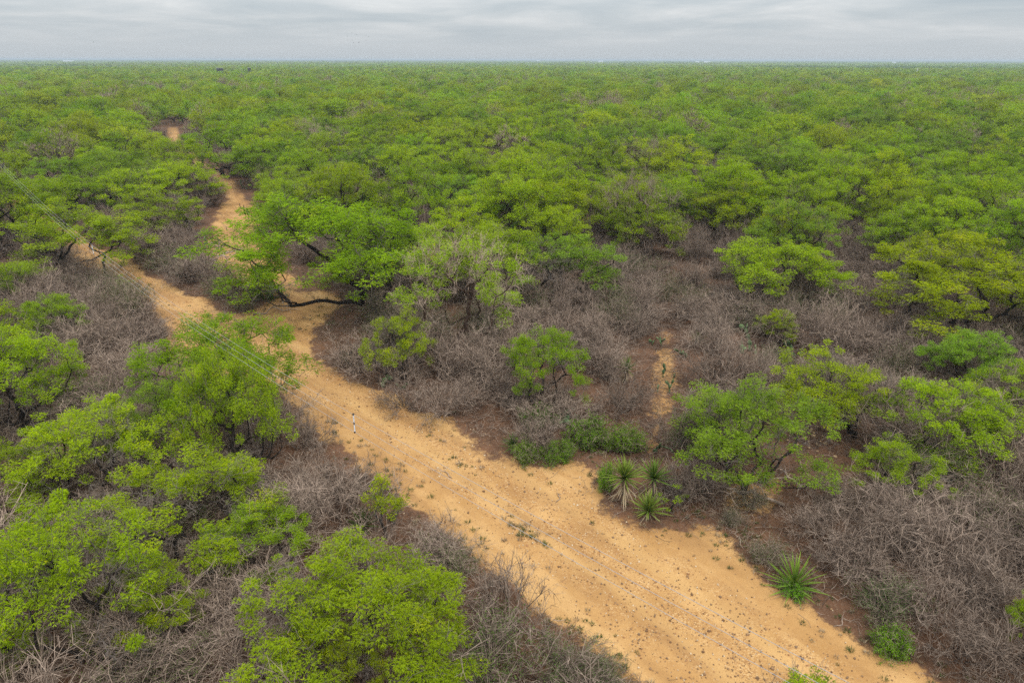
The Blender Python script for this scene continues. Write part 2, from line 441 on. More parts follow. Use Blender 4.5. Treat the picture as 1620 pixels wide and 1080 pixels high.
# ------------------------------------------------------------------ plant prototypes
def grow(targets, base, bf, seg, jit, rng, sag=0.0):
    cap = 60000
    P = np.zeros((cap, 3)); par = np.full(cap, -1); pl = np.zeros(cap)
    n = len(base)
    P[:n] = base
    for k in range(1, n):
        par[k] = k - 1; pl[k] = pl[k - 1] + np.linalg.norm(base[k] - base[k - 1])
    tips = []
    for t in targets:
        dv = np.linalg.norm(P[:n] - t, axis=1)
        c = dv + bf * pl[:n]
        j = int(np.argmin(c)); D = dv[j]
        k = max(1, int(math.ceil(D / seg)))
        prev, start = j, P[j].copy()
        for q in range(1, k + 1):
            f = q / k
            p = start + (t - start) * f
            if q < k:
                p = p + rng.normal(0, jit * seg, 3); p[2] += sag * D * math.sin(f * math.pi)
            P[n] = p; par[n] = prev; pl[n] = pl[prev] + np.linalg.norm(p - P[prev]); prev = n; n += 1
        tips.append(prev)
    P, par = P[:n], par[:n]
    w = np.zeros(n); w[tips] = 1
    for k in range(n - 1, 0, -1):
        if par[k] >= 0: w[par[k]] += w[k]
    return P, par, np.maximum(w, 1), np.array(tips)
def wood(geo, P, par, r, tint, sides=(7, 4, 3), m=0):
    i = np.where(par >= 0)[0]
    a, b = par[i], i
    ra = np.minimum(r[a], r[b] * 1.3)
    for lo, hi, k in ((0.035, 9, sides[0]), (0.014, 0.035, sides[1]), (0, 0.014, sides[2])):
        s = (r[b] >= lo) & (r[b] < hi)
        tubes(geo, P[a[s]], P[b[s]], ra[s], r[b[s]], k, tint[b[s]], m)
def twig_sprays(geo, P, D, L, r, rng, tint, m=0, k=2, bend=0.35):
    """Two-piece thin twigs."""
    mid = P + D * (L * 0.5)[:, None] + rng.normal(0, 1, P.shape) * (L * 0.08)[:, None]
    end = mid + unit(D + rng.normal(0, bend, P.shape)) * (L * 0.5)[:, None]
    tubes(geo, P, mid, r, r * 0.8, k, tint, m); tubes(geo, mid, end, r * 0.8, r * 0.35, k, tint, m)
    return mid, end

def mesquite(seed, lean=0.0, nclu=280, nfr=100, L=0.108, W=0.025, R=3.1, top=5.4, tw=1900, sparse=0.0, wide=1.0, lod=0, tuft=1.0):
    """Crown of drooping feathery tufts on crooked limbs. Returns (wood Geo, leaf Geo)."""
    rng = np.random.default_rng(seed)
    off = np.array([lean * R, 0, 0])
    nl = rng.integers(8, 12)
    lob, rl = [], []
    for k in range(nl):
        a = k * 2.399 + rng.uniform(-.5, .5)
        q = math.sqrt((k + 0.4) / nl) * 0.78
        hh = top * (0.80 - 0.40 * q ** 1.5 + rng.uniform(-.10, .05))
        lob.append(off + [R * q * math.cos(a) * wide, R * q * math.sin(a), hh])
        rl.append([R * rng.uniform(.34, .48), R * rng.uniform(.34, .48), top * rng.uniform(.17, .26)])
    for k in range(rng.integers(5, 9)):               # low skirts
        a = rng.uniform(0, 6.28); q = rng.uniform(.5, .95)
        lob.append(off + [R * q * math.cos(a), R * q * math.sin(a), top * rng.uniform(.28, .50)])
        rl.append([R * .30, R * .30, top * .16])
    lob, rl = np.array(lob), np.array(rl)
    wgt = rl[:, 0] * rl[:, 1]; wgt /= wgt.sum()
    pick = rng.choice(len(lob), nclu, p=wgt)
    d = unit(rng.normal(0, 1, (nclu, 3))); d[:, 2] = np.where(rng.random(nclu) < .78, np.abs(d[:, 2]), d[:, 2])
    rr = rng.uniform(.15, 1, nclu) ** 0.45
    C = lob[pick] + d * rl[pick] * rr[:, None]
    C[:, 2] = np.maximum(C[:, 2], 0.5)
    # limbs
    ns = rng.integers(2, 5)
    bases, T = np.array([[0, 0, -0.15], [0.03, 0.02, 0.25]]), []
    for k in range(ns):
        a = rng.uniform(0, 6.28) if lean == 0 else rng.normal(0, 0.7)
        T.append(np.array([math.cos(a) * .35, math.sin(a) * .35, rng.uniform(.7, 1.2)]) + off * .22)
    T += [lob[k] * [.85, .85, 1] - [0, 0, rl[k][2] * .9] for k in np.argsort(np.linalg.norm(lob - off, axis=1))]
    ordc = np.argsort(np.linalg.norm(C - lob[pick] + [0, 0, .3], axis=1))
    T += [C[k] - [0, 0, .1] for k in ordc]
    P, par, w, tips = grow(T, bases, 0.28, 0.34 if lod == 0 else 0.6, 0.19, rng)
    r = 0.0062 * w ** 0.56; r = np.minimum(r, 0.17)
    G, F = Geo(), Geo()
    tint = np.clip(0.95 - (r - 0.006) / 0.022, 0, 0.85) * rng.uniform(.5, 1.1, len(r))
    wood(G, P, par, r * (1.0 if lod == 0 else 1.25), tint, (7, 4, 3) if lod == 0 else (4, 3, 2))
    if tw:
        src = rng.choice(np.where((r < .03) & (P[:, 2] > top * .22))[0], tw)
        D = unit(unit(P[src] - off - [0, 0, top * .35]) * .5 + rng.normal(0, .55, (tw, 3)) + [0, 0, .12])
        twig_sprays(G, P[src], D, rng.uniform(.25, .75, tw), np.full(tw, .0055 if lod == 0 else .011), rng, rng.uniform(.35, 1.05, tw))
    # tufts
    gap = vnoise(C[:, 0] * 1.25 + C[:, 2] * .9 + 40, C[:, 1] * 1.25 - C[:, 2] * .7 + 40, seed)
    keep = (rng.random(nclu) >= sparse) & (gap > .27)
    C = C[keep]; n = len(C)
    sz = rng.uniform(.17, .33, n) * tuft * (1 if lod == 0 else 1.25)
    nf = nfr
    c = np.repeat(np.arange(n), nf)
    dd = unit(rng.normal(0, 1, (len(c), 3)))
    rad_ = rng.random(len(c)) ** 0.5
    pos = C[c] + dd * rad_[:, None] * sz[c][:, None] * [1.25, 1.25, .8]
    D = unit(dd * [1, 1, .5] + rng.normal(0, .45, pos.shape) + [0, 0, -.28])
    tn = rng.normal(.52, .15, n)[c] + rng.normal(0, .07, len(c))
    tn = np.clip(tn, 0.02, 0.9)
    tn = np.where(rng.random(len(c)) < .02, 1.0, tn)
    LL = rng.uniform(.7, 1.25, len(c)) * L
    if lod == 0:                                     # each leaf is a forked pair of feathery pinnae
        u, v = frames(D)
        for s in (-1, 1):
            D2 = unit(D + u * s * rng.uniform(.25, .6, (len(c), 1)))
            kites(F, pos, D2, LL, LL / L * W, rng, tn)
    else:
        kites(F, pos, D, LL, LL / L * W, rng, tn)
    return G, F

def shrub(seed, stems=20, height=1.7, spread=0.9, leaf=None, nleaf=0, lsz=(.05, .03), sub=(6, 4, 4), thick=1.3, flat=0.0):
    """Many-stemmed thorny bush, leafless or with small leaves."""
    rng = np.random.default_rng(seed)
    G = Geo()
    def lines(S, D, L, ns, curv, rise):
        pts = [S]
        d = D
        for q in range(ns):
            d = unit(d + rng.normal(0, curv, d.shape) + [0, 0, rise])
            pts.append(pts[-1] + d * (L / ns)[:, None])
        return np.stack(pts, 1)
    def kids(P, L, n, ang, lo=.25):
        m, ns = len(P), P.shape[1] - 1
        k = np.repeat(np.arange(m), n)
        t = rng.uniform(lo, 1, len(k)) * ns
        s = np.minimum(t.astype(int), ns - 1); f = (t - s)[:, None]
        S = P[k, s] * (1 - f) + P[k, s + 1] * f
        D = unit(P[k, s + 1] - P[k, s])
        return S, unit(D + rng.normal(0, ang, D.shape)), L[k]
    def put(P, r0, r1, k, tint):
        ns = P.shape[1] - 1
        for q in range(ns):
            a, b = r0 + (r1 - r0) * q / ns, r0 + (r1 - r0) * (q + 1) / ns
            n = len(P)
            tubes(G, P[:, q], P[:, q + 1], np.full(n, a), np.full(n, b), k, tint)
    a = rng.uniform(0, 6.28, stems); inc = np.radians(rng.uniform(8, 62, stems)) * spread
    D = np.stack([np.cos(a) * np.sin(inc), np.sin(a) * np.sin(inc), np.cos(inc) * (1 - flat)], 1)
    S = np.stack([np.cos(a), np.sin(a), a * 0], 1) * rng.uniform(.02, .28, (stems, 1)); S[:, 2] = -.05
    L = rng.uniform(.65, 1.1, stems) * height
    P0 = lines(S, unit(D), L, 4, .16, 0.03)
    put(P0, .017 * thick, .007 * thick, 4, rng.uniform(.05, .6, stems))
    S, D, L = kids(P0, L * .55, sub[0], .5)
    P1 = lines(S, D, L * rng.uniform(.6, 1.2, len(L)), 3, .22, .04)
    put(P1, .0085 * thick, .0045 * thick, 3, rng.uniform(.2, .8, len(P1)))
    S, D, L = kids(P1, L * .6, sub[1], .6, .15)
    P2 = lines(S, D, L * rng.uniform(.6, 1.3, len(L)), 2, .25, .05)
    put(P2, .0055 * thick, .0035 * thick, 2, rng.beta(1.2, 1.6, len(P2)))
    S, D, L = kids(P2, L * .65, sub[2], .7, .1)
    P3 = lines(S, D, L * rng.uniform(.5, 1.3, len(L)), 1, .25, .05)
    put(P3, .004 * thick, .0025 * thick, 2, rng.beta(1.2, 1.6, len(P3)))
    if not leaf:
        return G, None
    F = Geo()
    allp = np.concatenate([P3[:, 1], P3.mean(1), P2[:, 1], P2[:, 2]])
    k = rng.integers(0, len(allp), nleaf)
    pos = allp[k] + rng.normal(0, .04, (nleaf, 3))
    D = unit(rng.normal(0, 1, (nleaf, 3)) + [0, 0, .15])
    cl = vnoise(pos[:, 0] * 4 + 50, pos[:, 1] * 4 + pos[:, 2] * 3, seed)
    kites(F, pos, D, rng.uniform(.7, 1.3, nleaf) * lsz[0], rng.uniform(.7, 1.3, nleaf) * lsz[1], rng, np.clip(cl * .8 + rng.normal(.05, .15, nleaf), 0, 1))
    return G, F

def as_pair(name, GF, leafmat, barkmat):
    G, F = GF
    return G.mesh(name + '_wood', [barkmat]), (F.mesh(name + '_leaf', [leafmat]) if F else None)
def as_one(name, GF, leafmat, barkmat):
    G, F = GF
    g = Geo()
    g.V, g.Q, g.T, g.M, g.n = list(G.V), list(G.Q), list(G.T), list(G.M), G.n
    if F:
        for v, q, t in zip(F.V, F.Q, F.T):
            pass
        off = 0
        for v, q, t in zip(F.V, F.Q, F.T):
            g.V.append(v); g.Q.append(q + G.n); g.T.append(t); g.M.append(np.full(len(q), 1))
            g.n += len(v)
    return g.mesh(name, [barkmat, leafmat])

R0, TOP0 = 3.1, 5.4                                     # nominal size of every mesquite prototype
MQ = {}
for k in range(4):
    MQ['sym%d' % k] = as_pair('mesquite', mesquite(100 + k, 0, sparse=(.05, .15, .28, .1)[k]), M_LEAF, M_BARK)
for k in range(3):
    MQ['lean%d' % k] = as_pair('leaning_mesquite', mesquite(200 + k, .55, wide=1.2, sparse=(.1, .25, .15)[k]), M_LEAF, M_BARK)
MQ['bare0'] = as_pair('half_bare_mesquite', mesquite(300, .2, sparse=.72, tw=3400), M_LEAF, M_GREY)
BARE = [shrub(400 + k, stems=(20, 26, 18, 30, 22)[k], height=(1.7, 1.9, 1.5, 1.3, 2.1)[k], spread=(.9, .7, 1.15, 1.2, .55)[k])[0]
        .mesh('bare_bush', [M_GREY]) for k in range(5)]
BARE_OLIVE = [as_pair('sprouting_bush', shrub(450 + k, stems=20, height=1.6, spread=1.0, leaf=True, nleaf=5200, lsz=(.055, .028)), M_OLIVE, M_GREY) for k in range(2)]
EVER = [as_pair('evergreen_bush', shrub(470 + k, stems=26, height=1.1, spread=1.1, leaf=True, nleaf=8000, lsz=(.075, .04), sub=(5, 4, 4)), M_SHRUB, M_GREY) for k in range(3)]
SAPL = [as_pair('sapling', mesquite(500 + k, .1, nclu=46, nfr=34, R=1.0, top=2.2, tw=220, L=.10, tuft=.5), M_LEAF, M_BARK) for k in range(2)]

# ------------------------------------------------------------------ placing things
def empty(name, loc, rz=0.0, sc3=(1, 1, 1), label=None, cat=None, group=None):
    o = bpy.data.objects.new(name, None); COL.objects.link(o)
    o.empty_display_size = 0.2
    o.location = loc; o.rotation_euler = (0, 0, rz); o.scale = sc3
    if label: o['label'] = label
    if cat: o['category'] = cat
    if group: o['group'] = group
    return o
def part(name, me, parent, color=None, loc=None, rot=None, scl=None):
    o = bpy.data.objects.new(name, me); COL.objects.link(o); o.parent = parent
    if color: o.color = (*color, 1)
    if loc is not None: o.location = loc
    if rot is not None: o.rotation_euler = rot
    if scl is not None: o.scale = scl
    return o
YEL, MID, BLUE = (1.10, 1.06, .8), (.95, 1.0, 1.0), (.80, .90, 1.9)
COUNT = {}
def tree(key, p, rz, radius, height, tint, label, group=None, name='mesquite_tree', r0=R0, t0=TOP0, cat='tree'):
    w, f = key if isinstance(key, tuple) else MQ[key]
    s = radius / r0
    t = empty(name, (p[0], p[1], tz(p)), rz, (s, s, height / t0), label, cat, group)
    part('trunk', w, t)
    if f: part('crown', f, t, tint)
    return t
rng = np.random.default_rng(7)
HAND = []                                    # x, y, radius of every placed tree
def hand_tree(bx, by, cx, topy, wpx, tint, label, key=None, name='mesquite_tree', hmin=2.5, hmax=8.5):
    """Base pixel, crown-centre column, crown-top row and crown width in pixels; the ground gives the distance."""
    p = gpix(bx, by)
    depth = p[1] * cp + H * sp
    radius = wpx / 2 * depth / FPX * 1.13
    # the top of the crown lies over the base, a little behind it
    h = float(np.clip(hpix(bx, topy, p[1] + radius * .3), hmin, hmax))
    h = min(8.5, max(h, 1.12 * radius))
    dxm = (cx - bx) * depth / FPX
    if key is None:
        key = ('lean%d' % rng.integers(3)) if abs(dxm) > .28 * radius else 'sym%d' % rng.integers(4)
    rz = rng.uniform(0, 6.28)
    if key.startswith('lean') or key.startswith('bare'):
        rz = (0 if dxm > 0 else math.pi) + rng.uniform(-.35, .35)
        radius *= .92
    HAND.append((p[0] + dxm * .7, p[1], radius))
    return tree(key, p, rz, radius, h, tint, label, name=name)

TREES = [
    (128, 1045, 90, 770, 260, YEL, 'yellow-green mesquite with three dark forked stems rising from bare grey brush'),
    (490, 1076, 560, 850, 330, MID, 'bright green mesquite leaning over the roadside beside the grey thorn bush', 'lean0'),
    (315, 872, 320, 705, 230, YEL, 'yellow-green mesquite with thick dark forked trunk amid pale dead twigs'),
    (385, 775, 385, 520, 150, MID, 'tall narrow bright green mesquite standing against the sandy road', 'sym0'),
    (160, 800, 140, 618, 200, YEL, 'rounded yellow-green mesquite below the big purple-grey bare bush'),
    (270, 740, 275, 590, 110, BLUE, 'small blue-green mesquite between the bare bush and the tall roadside mesquite', 'sym2'),
    (35, 690, 35, 500, 190, YEL, 'broad yellow-green mesquite past the bare bush, behind the rounded one'),
    (95, 545, 95, 452, 90, MID, 'compact deep green mesquite beside a fallen grey limb near the road'),
    (30, 500, 5, 395, 130, MID, 'mesquite with long bare grey limb stretching toward the road'),
    (122, 440, 112, 318, 190, MID, 'wide umbrella mesquite with black forked trunk where the road bends away', 'sym1'),
    (312, 372, 272, 300, 125, MID, 'dense green mesquite overhanging the cleared strip with limb reaching out', 'lean1'),
    (222, 352, 222, 255, 128, YEL, 'large yellow-green mesquite on the rim of the cleared strip'),
    (95, 356, 95, 272, 130, YEL, 'broad yellow-green mesquite behind the umbrella mesquite at the road bend'),
    (352, 278, 352, 192, 120, MID, 'open-crowned mesquite with many dark stems at the narrow of the cleared strip', 'sym2'),
    (440, 330, 460, 258, 95, MID, 'upright mesquite with black trunk at the edge of the cleared strip near the stakes'),
    (598, 500, 520, 352, 330, MID, 'big spreading mesquite with a thick black limb leaning over the sandy clearing', 'lean2'),
    (618, 470, 640, 325, 190, MID, 'tall bright mesquite behind the big leaning one', 'sym3'),
    (715, 560, 730, 335, 210, MID, 'half bare mesquite with twisted grey limbs hanging to the brush', 'bare0'),
    (780, 470, 770, 345, 170, MID, 'green mesquite crown showing behind the half bare twisted one'),
    (822, 478, 880, 352, 190, BLUE, 'blue-green mesquite on two black trunks above red bare soil', 'lean1'),
    (640, 600, 630, 480, 95, YEL, 'low yellow-green mesquite shoot among grey twigs on the road shoulder', 'sym2'),
    (862, 640, 860, 497, 125, MID, 'small crooked mesquite with black trunk above the dark roadside shrubs', 'sym3'),
    (1176, 778, 1160, 582, 215, BLUE, 'flat-topped pale green mesquite standing alone beside the yuccas', 'sym1'),
    (1170, 488, 1215, 362, 180, MID, 'mesquite on a long slanting black trunk over bare brush', 'lean0'),
    (1500, 525, 1500, 382, 240, YEL, 'wide yellow-green mesquite above the brush hollow', 'sym1'),
    (1352, 692, 1312, 532, 165, YEL, 'yellow-green mesquite with black trunk slanting over a reddish bank', 'lean1'),
    (1440, 745, 1500, 592, 200, YEL, 'thin yellow-green mesquite mixed with bare grey branches on the bank', 'lean2'),
    (1545, 618, 1520, 500, 120, BLUE, 'dull green mesquite with black bare lower limbs behind the bank'),
    (1612, 700, 1610, 560, 150, MID, 'green mesquite at the rim of the bank beside the dull one'),
    (1228, 548, 1226, 512, 60, YEL, 'small bright bush-like mesquite growing out of prickly pear', 'sym0'),
    (1620, 1040, 1622, 970, 70, YEL, 'little yellow-green mesquite shoot in the dense bare brush', 'sym2'),
    (1410, 800, 1400, 690, 130, YEL, 'ragged yellow-green mesquite rising from pale dead branches below the bank', 'sym2'),
    (10, 830, 0, 690, 170, MID, 'green mesquite behind the three-stemmed one'),
    (420, 900, 420, 790, 150, MID, 'green mesquite standing in purple brush close to the road edge', 'sym1'),
    (250, 1010, 270, 930, 150, YEL, 'low yellow-green mesquite among dead twigs below the dark forked trunk', 'sym2'),
    (20, 1090, 20, 990, 100, YEL, 'low yellow-green shoot beside the three-stemmed mesquite', 'sym0'),
    (292, 332, 290, 250, 112, YEL, 'yellow-green mesquite crowding the narrow of the cleared strip beside the large one', 'sym0'),
    (170, 348, 168, 264, 118, MID, 'green mesquite between the umbrella mesquite and the large one on the strip rim', 'sym3'),
    (560, 1110, 560, 1010, 110, YEL, 'low bright mesquite shoot under the leaning roadside mesquite', 'sym3'),
]
for t in TREES:
    hand_tree(t[0], t[1], t[2], t[3], t[4], t[5], t[6], t[7] if len(t) > 7 else None)
yp = gpix(1381, 153)
tree('sym0', yp, 1.0, 4.6, 8.8, (1.7, 1.5, .3), 'bright yellow flowering tree amid the distant green brush', name='flowering_tree')
for bx, by, ty, wpx, tint, lab, k in [
        (612, 850, 752, 80, YEL, 'slender mesquite sapling with yellow-green tufts at the road edge', 0),
        (1062, 806, 764, 50, MID, 'small bright green sapling growing beside the lowest yucca', 1),
        (1270, 1150, 1062, 120, YEL, 'sapling with yellow-green tufts growing on the road side below the wires', 0),
        (205, 470, 432, 50, YEL, 'thin yellow-green sapling on the near road edge under the wires', 1)]:
    p = gpix(bx, by); dep = p[1] * cp + H * sp
    h = max(1.0, hpix(bx, ty, p[1]))
    tree(SAPL[k], p, rng.uniform(0, 6), wpx / 2 * dep / FPX, h, tint, lab, name='mesquite_sapling', r0=1.0, t0=2.2, cat='sapling')
    HAND.append((p[0], p[1], .8))

# --- mesquites that fill the thicket: jittered grid, thinner where the photograph shows open brush
OPEN = [(poly([(860, 640), (890, 480), (1060, 460), (1130, 500), (1080, 620), (1000, 700), (900, 690)]), .0),
        (poly([(1060, 470), (1340, 470), (1480, 560), (1300, 700), (1080, 600)]), .10),
        (poly([(1060, 640), (1300, 640), (1640, 740), (1680, 1160), (1400, 1100), (1180, 850), (1040, 760)]), .0),
        (poly([(100, 540), (290, 540), (300, 740), (200, 760), (120, 660)]), .0),
        (poly([(400, 690), (520, 690), (760, 890), (1000, 1160), (780, 1160), (640, 960), (480, 830)]), .0),
        (poly([(500, 480), (760, 540), (860, 640), (800, 740), (500, 590)]), .0),
        (poly([(120, 440), (260, 470), (290, 600), (140, 560)]), .0),
        (poly([(1000, 440), (1130, 430), (1350, 450), (1330, 500), (980, 470)]), .5),
        (poly([(1300, 400), (1480, 420), (1420, 520), (1300, 480)]), .4)]
def jitter_grid(r0, r1, sp_, amax, seed, y0=None):
    g = np.random.default_rng(seed)
    n = int(r1 / sp_) + 2
    ix, iy = np.meshgrid(np.arange(-n, n + 1), np.arange(-n, n + 1))
    x = (ix + (iy % 2) * .5 + g.uniform(-.42, .42, ix.shape)).ravel() * sp_
    y = (iy * .93 + g.uniform(-.42, .42, ix.shape)).ravel() * sp_
    r = np.hypot(x, y); a = np.degrees(np.abs(np.arctan2(x, y)))
    k = (r >= r0) & (r < r1) & (a < amax)
    return x[k], y[k]
def clearings(x, y):
    return np.maximum(np.maximum(poly_sd(x, y, ROAD), poly_sd(x, y, PATH)), poly_sd(x, y, TRAIL))
fx, fy = jitter_grid(13, 190, 6.15, 60, 11)
k = (np.hypot(fx, fy) > 30) | (np.degrees(np.abs(np.arctan2(fx, fy))) < 75)
g7 = np.random.default_rng(12)
rad_f = np.clip(g7.lognormal(math.log(3.75), .2, len(fx)), 2.3, 5.6)
clr = clearings(fx, fy)
ok = (clr < -(rad_f * .62)) & (poly_sd(fx, fy + 3.0, PATH) < -(rad_f * .55)) & (poly_sd(fx, fy + 6.0, PATH) < -(rad_f * .2))
ok &= g7.random(len(fx)) < (0.74 + 0.40 * fbm(fx * .03, fy * .03, 71, 2))
for P, pr in OPEN:
    ok &= ~((poly_sd(fx, fy, P) > 0) & (g7.random(len(fx)) > pr))
for hx, hy, hr in HAND:
    ok &= np.hypot(fx - hx, fy - hy) > .72 * (hr + rad_f)
fx, fy, rad_f = fx[ok], fy[ok], rad_f[ok]
in_view = (np.abs(fx) - rad_f) / (fy * cp + H * sp + 1e-6) < .74
dist = np.hypot(fx, fy)
order = np.argsort(dist / rad_f + np.where(in_view, 0, 1e4))
NEAR_TREES = 300 - len(TREES)
NICK = ['three-stemmed mesquite', 'leaning roadside mesquite', 'mesquite amid pale dead twigs', 'tall narrow mesquite', 'rounded mesquite below the bare bush',
        'small blue-green mesquite', 'broad mesquite past the bare bush', 'compact deep green mesquite', 'long-limbed mesquite', 'road-bend umbrella mesquite',
        'mesquite overhanging the cleared strip', 'large mesquite rimming the cleared strip', 'broad mesquite behind the umbrella one', 'open-crowned mesquite at the strip',
        'upright black-trunked mesquite', 'big leaning clearing mesquite', 'tall mesquite behind the leaning one', 'half bare twisted mesquite', None, 'two-trunked blue-green mesquite',
        None, 'small crooked mesquite', 'flat-topped mesquite', 'slanting-trunk mesquite', 'wide mesquite over the hollow', 'mesquite slanting over the bank',
        'thin mesquite on the bank', 'dull mesquite behind the bank', None, 'small bush-like mesquite', None, None, None, None, None, None, None]
ANCHOR = [(np.array(gpix(t[0], t[1])), n_) for t, n_ in zip(TREES, NICK) if n_] + [(np.array(gpix(*q)), n_) for q, n_ in (
    ((1010, 800), 'roadside yucca clump'), ((1256, 930), 'sprawling yucca'), ((1050, 620), 'reddish trail'), ((1410, 1022), 'vivid green shrub'), ((312, 418), 'brush pile'),
    ((800, 985), 'rounded grey thorn bush'), ((195, 640), 'tall purple-grey bush'), ((577, 845), 'dark grey yucca'), ((1440, 890), 'silvery dead bushes'))]
def by_landmark(p, reach):
    """Where a filler plant stands, told by the nearest landmark and the road."""
    p = np.array(p, float)
    d = [np.linalg.norm(p - a) for a, _ in ANCHOR]
    q = int(np.argmin(d))
    if d[q] > reach: return None
    a, nm = ANCHOR[q]
    da = float(line_dist(np.array([a[0]]), np.array([a[1]]), CENTRE)[0]); dp = float(line_dist(np.array([p[0]]), np.array([p[1]]), CENTRE)[0])
    rel = 'on the road side of the' if dp < da - 1.2 else 'farther from the road than the' if dp > da + 1.2 else 'beside the'
    return rel + ' ' + nm
def side_of_road(x, y):
    """True on the far (right-hand) side of the road."""
    best, s = 1e9, True
    for q in range(len(CENTRE) - 1):
        A, B = CENTRE[q], CENTRE[q + 1]
        dq = float(seg_dist(np.array([x]), np.array([y]), A, B)[0])
        if dq < best:
            d = B - A
            best, s = dq, (d[0] * (y - A[1]) - d[1] * (x - A[0])) < 0
    return s
for q in order[:NEAR_TREES]:
    p = (fx[q], fy[q]); r = rad_f[q]
    u = g7.random()
    ci = 0 if u < .34 else (1 if u < .72 else 2)
    tint = np.array((YEL, MID, BLUE)[ci]) * g7.uniform(.86, 1.1)
    h = np.clip(r * g7.uniform(1.4, 1.85), 4.0, 8.0)
    key = ('sym%d' % g7.integers(4)) if g7.random() < .62 else ('lean%d' % g7.integers(3))
    if g7.random() < .035: key = 'bare0'
    far = dist[q] > 85
    place = ('beyond the cleared strip' if far and p[0] < -20 else 'in the deep thicket far across the road' if far
             else 'in the thicket across the road' if side_of_road(*p) else 'in the thicket on the near side of the road')
    size = 'large wide' if r > 4.1 else 'small' if r < 3.1 else 'middling'
    hue = ('yellow-green', 'fresh green', 'dull green')[ci]
    kind = 'half bare mesquite' if key == 'bare0' else 'leaning mesquite' if key[0] == 'l' else 'mesquite'
    form = 'squat ' if h / r < 1.52 else 'tall ' if h / r > 1.7 else ''
    head = '%s %s%s %s' % (size, form, hue, kind)
    bl = by_landmark(p, 11)
    if bl and len((head + ' ' + bl).split()) <= 16: place = bl
    tree(key, p, g7.uniform(0, 6.28), r, h, tuple(tint), head + ' ' + place, 'mesquites of the thicket')
    HAND.append((p[0], p[1], r))
REST = order[NEAR_TREES:]
EDGE = REST[dist[REST] < 95]; REST = REST[dist[REST] >= 95]

# ------------------------------------------------------------------ masses too many to count: one geometry-nodes object each
def scatter(name, pts, rz, scl, pick, protos, label, cat, kind='stuff', group=None, parent=None):
    pc = bpy.data.collections.new(name + '_source')
    for q, me in enumerate(protos):
        o = bpy.data.objects.new('%s_source_%02d' % (name, q), me)
        pc.objects.link(o)
    me = bpy.data.meshes.new(name)
    n = len(pts)
    me.vertices.add(n); me.vertices.foreach_set('co', np.asarray(pts, np.float32).ravel())
    for nm, ty, dat in (('rz', 'FLOAT_VECTOR', np.stack([np.zeros(n), np.zeros(n), rz], 1) if np.ndim(rz) == 1 else rz),
                        ('scl', 'FLOAT_VECTOR', scl), ('pick', 'INT', pick)):
        a = me.attributes.new(nm, ty, 'POINT')
        a.data.foreach_set('vector' if ty == 'FLOAT_VECTOR' else 'value',
                           np.asarray(dat, np.int32 if ty == 'INT' else np.float32).ravel())
    ob = bpy.data.objects.new(name, me); COL.objects.link(ob)
    ng = bpy.data.node_groups.new(name + '_nodes', 'GeometryNodeTree')
    ng.interface.new_socket('Geometry', in_out='INPUT', socket_type='NodeSocketGeometry')
    ng.interface.new_socket('Geometry', in_out='OUTPUT', socket_type='NodeSocketGeometry')
    n_, l_ = ng.nodes, ng.links
    gi, go = n_.new('NodeGroupInput'), n_.new('NodeGroupOutput')
    ip = n_.new('GeometryNodeInstanceOnPoints'); ci = n_.new('GeometryNodeCollectionInfo')
    ci.inputs['Collection'].default_value = pc
    ci.inputs['Separate Children'].default_value = True
    ci.inputs['Reset Children'].default_value = True
    ip.inputs['Pick Instance'].default_value = True
    def at(nm, ty):
        a = n_.new('GeometryNodeInputNamedAttribute'); a.data_type = ty; a.inputs['Name'].default_value = nm
        return next(s for s in a.outputs if s.enabled and s.name == 'Attribute')
    l_.new(gi.outputs[0], ip.inputs['Points']); l_.new(ci.outputs[0], ip.inputs['Instance'])
    l_.new(at('pick', 'INT'), ip.inputs['Instance Index'])
    e2r = n_.new('FunctionNodeEulerToRotation')
    l_.new(at('rz', 'FLOAT_VECTOR'), e2r.inputs[0]); l_.new(e2r.outputs[0], ip.inputs['Rotation'])
    l_.new(at('scl', 'FLOAT_VECTOR'), ip.inputs['Scale'])
    l_.new(ip.outputs[0], go.inputs[0])
    md = ob.modifiers.new('scatter', 'NODES'); md.node_group = ng
    ob['kind'] = kind; ob['label'] = label; ob['category'] = cat
    return ob

# simpler trees for the distance
LOD1 = [as_one('distant_mesquite', mesquite(600 + k, (0, .3, 0, .2, 0)[k], nclu=170, nfr=28, L=.26, W=.085, tw=260, lod=1, sparse=(0, .1, .2, 0, .4)[k]), M_LEAF_FAR, M_BARK) for k in range(5)]
LOD1.append(as_one('distant_bare_tree', mesquite(640, .1, nclu=150, nfr=8, L=.26, W=.085, tw=2600, lod=1, sparse=.8), M_LEAF_FAR, M_GREY))
LOD2 = [as_one('far_mesquite', mesquite(700 + k, 0, nclu=80, nfr=14, L=.5, W=.22, tw=60, lod=1, sparse=(0, .1, .3, .1)[k]), M_LEAF_FAR, M_BARK) for k in range(4)]
LOD2.append(as_one('far_bare_tree', mesquite(740, 0, nclu=70, nfr=6, L=.5, W=.22, tw=900, lod=1, sparse=.75), M_LEAF_FAR, M_GREY))
gs = np.random.default_rng(21)
LOD0 = [as_one('edge_mesquite', mesquite(620 + k, (0, .35)[k], sparse=.12), M_LEAF, M_BARK) for k in range(2)]
n = len(EDGE)
scatter('edge_thicket', np.stack([fx[EDGE], fy[EDGE], terrain(fx[EDGE], fy[EDGE])], 1), gs.uniform(0, 6.28, n),
        np.stack([rad_f[EDGE] / R0, rad_f[EDGE] / R0, np.clip(rad_f[EDGE] * 1.6, 4, 8) / TOP0], 1), gs.integers(0, 2, n), LOD0,
        'mesquite thicket going on on along both flanks of the road', 'woodland')
x1, y1 = jitter_grid(190, 520, 6.5, 46, 22)
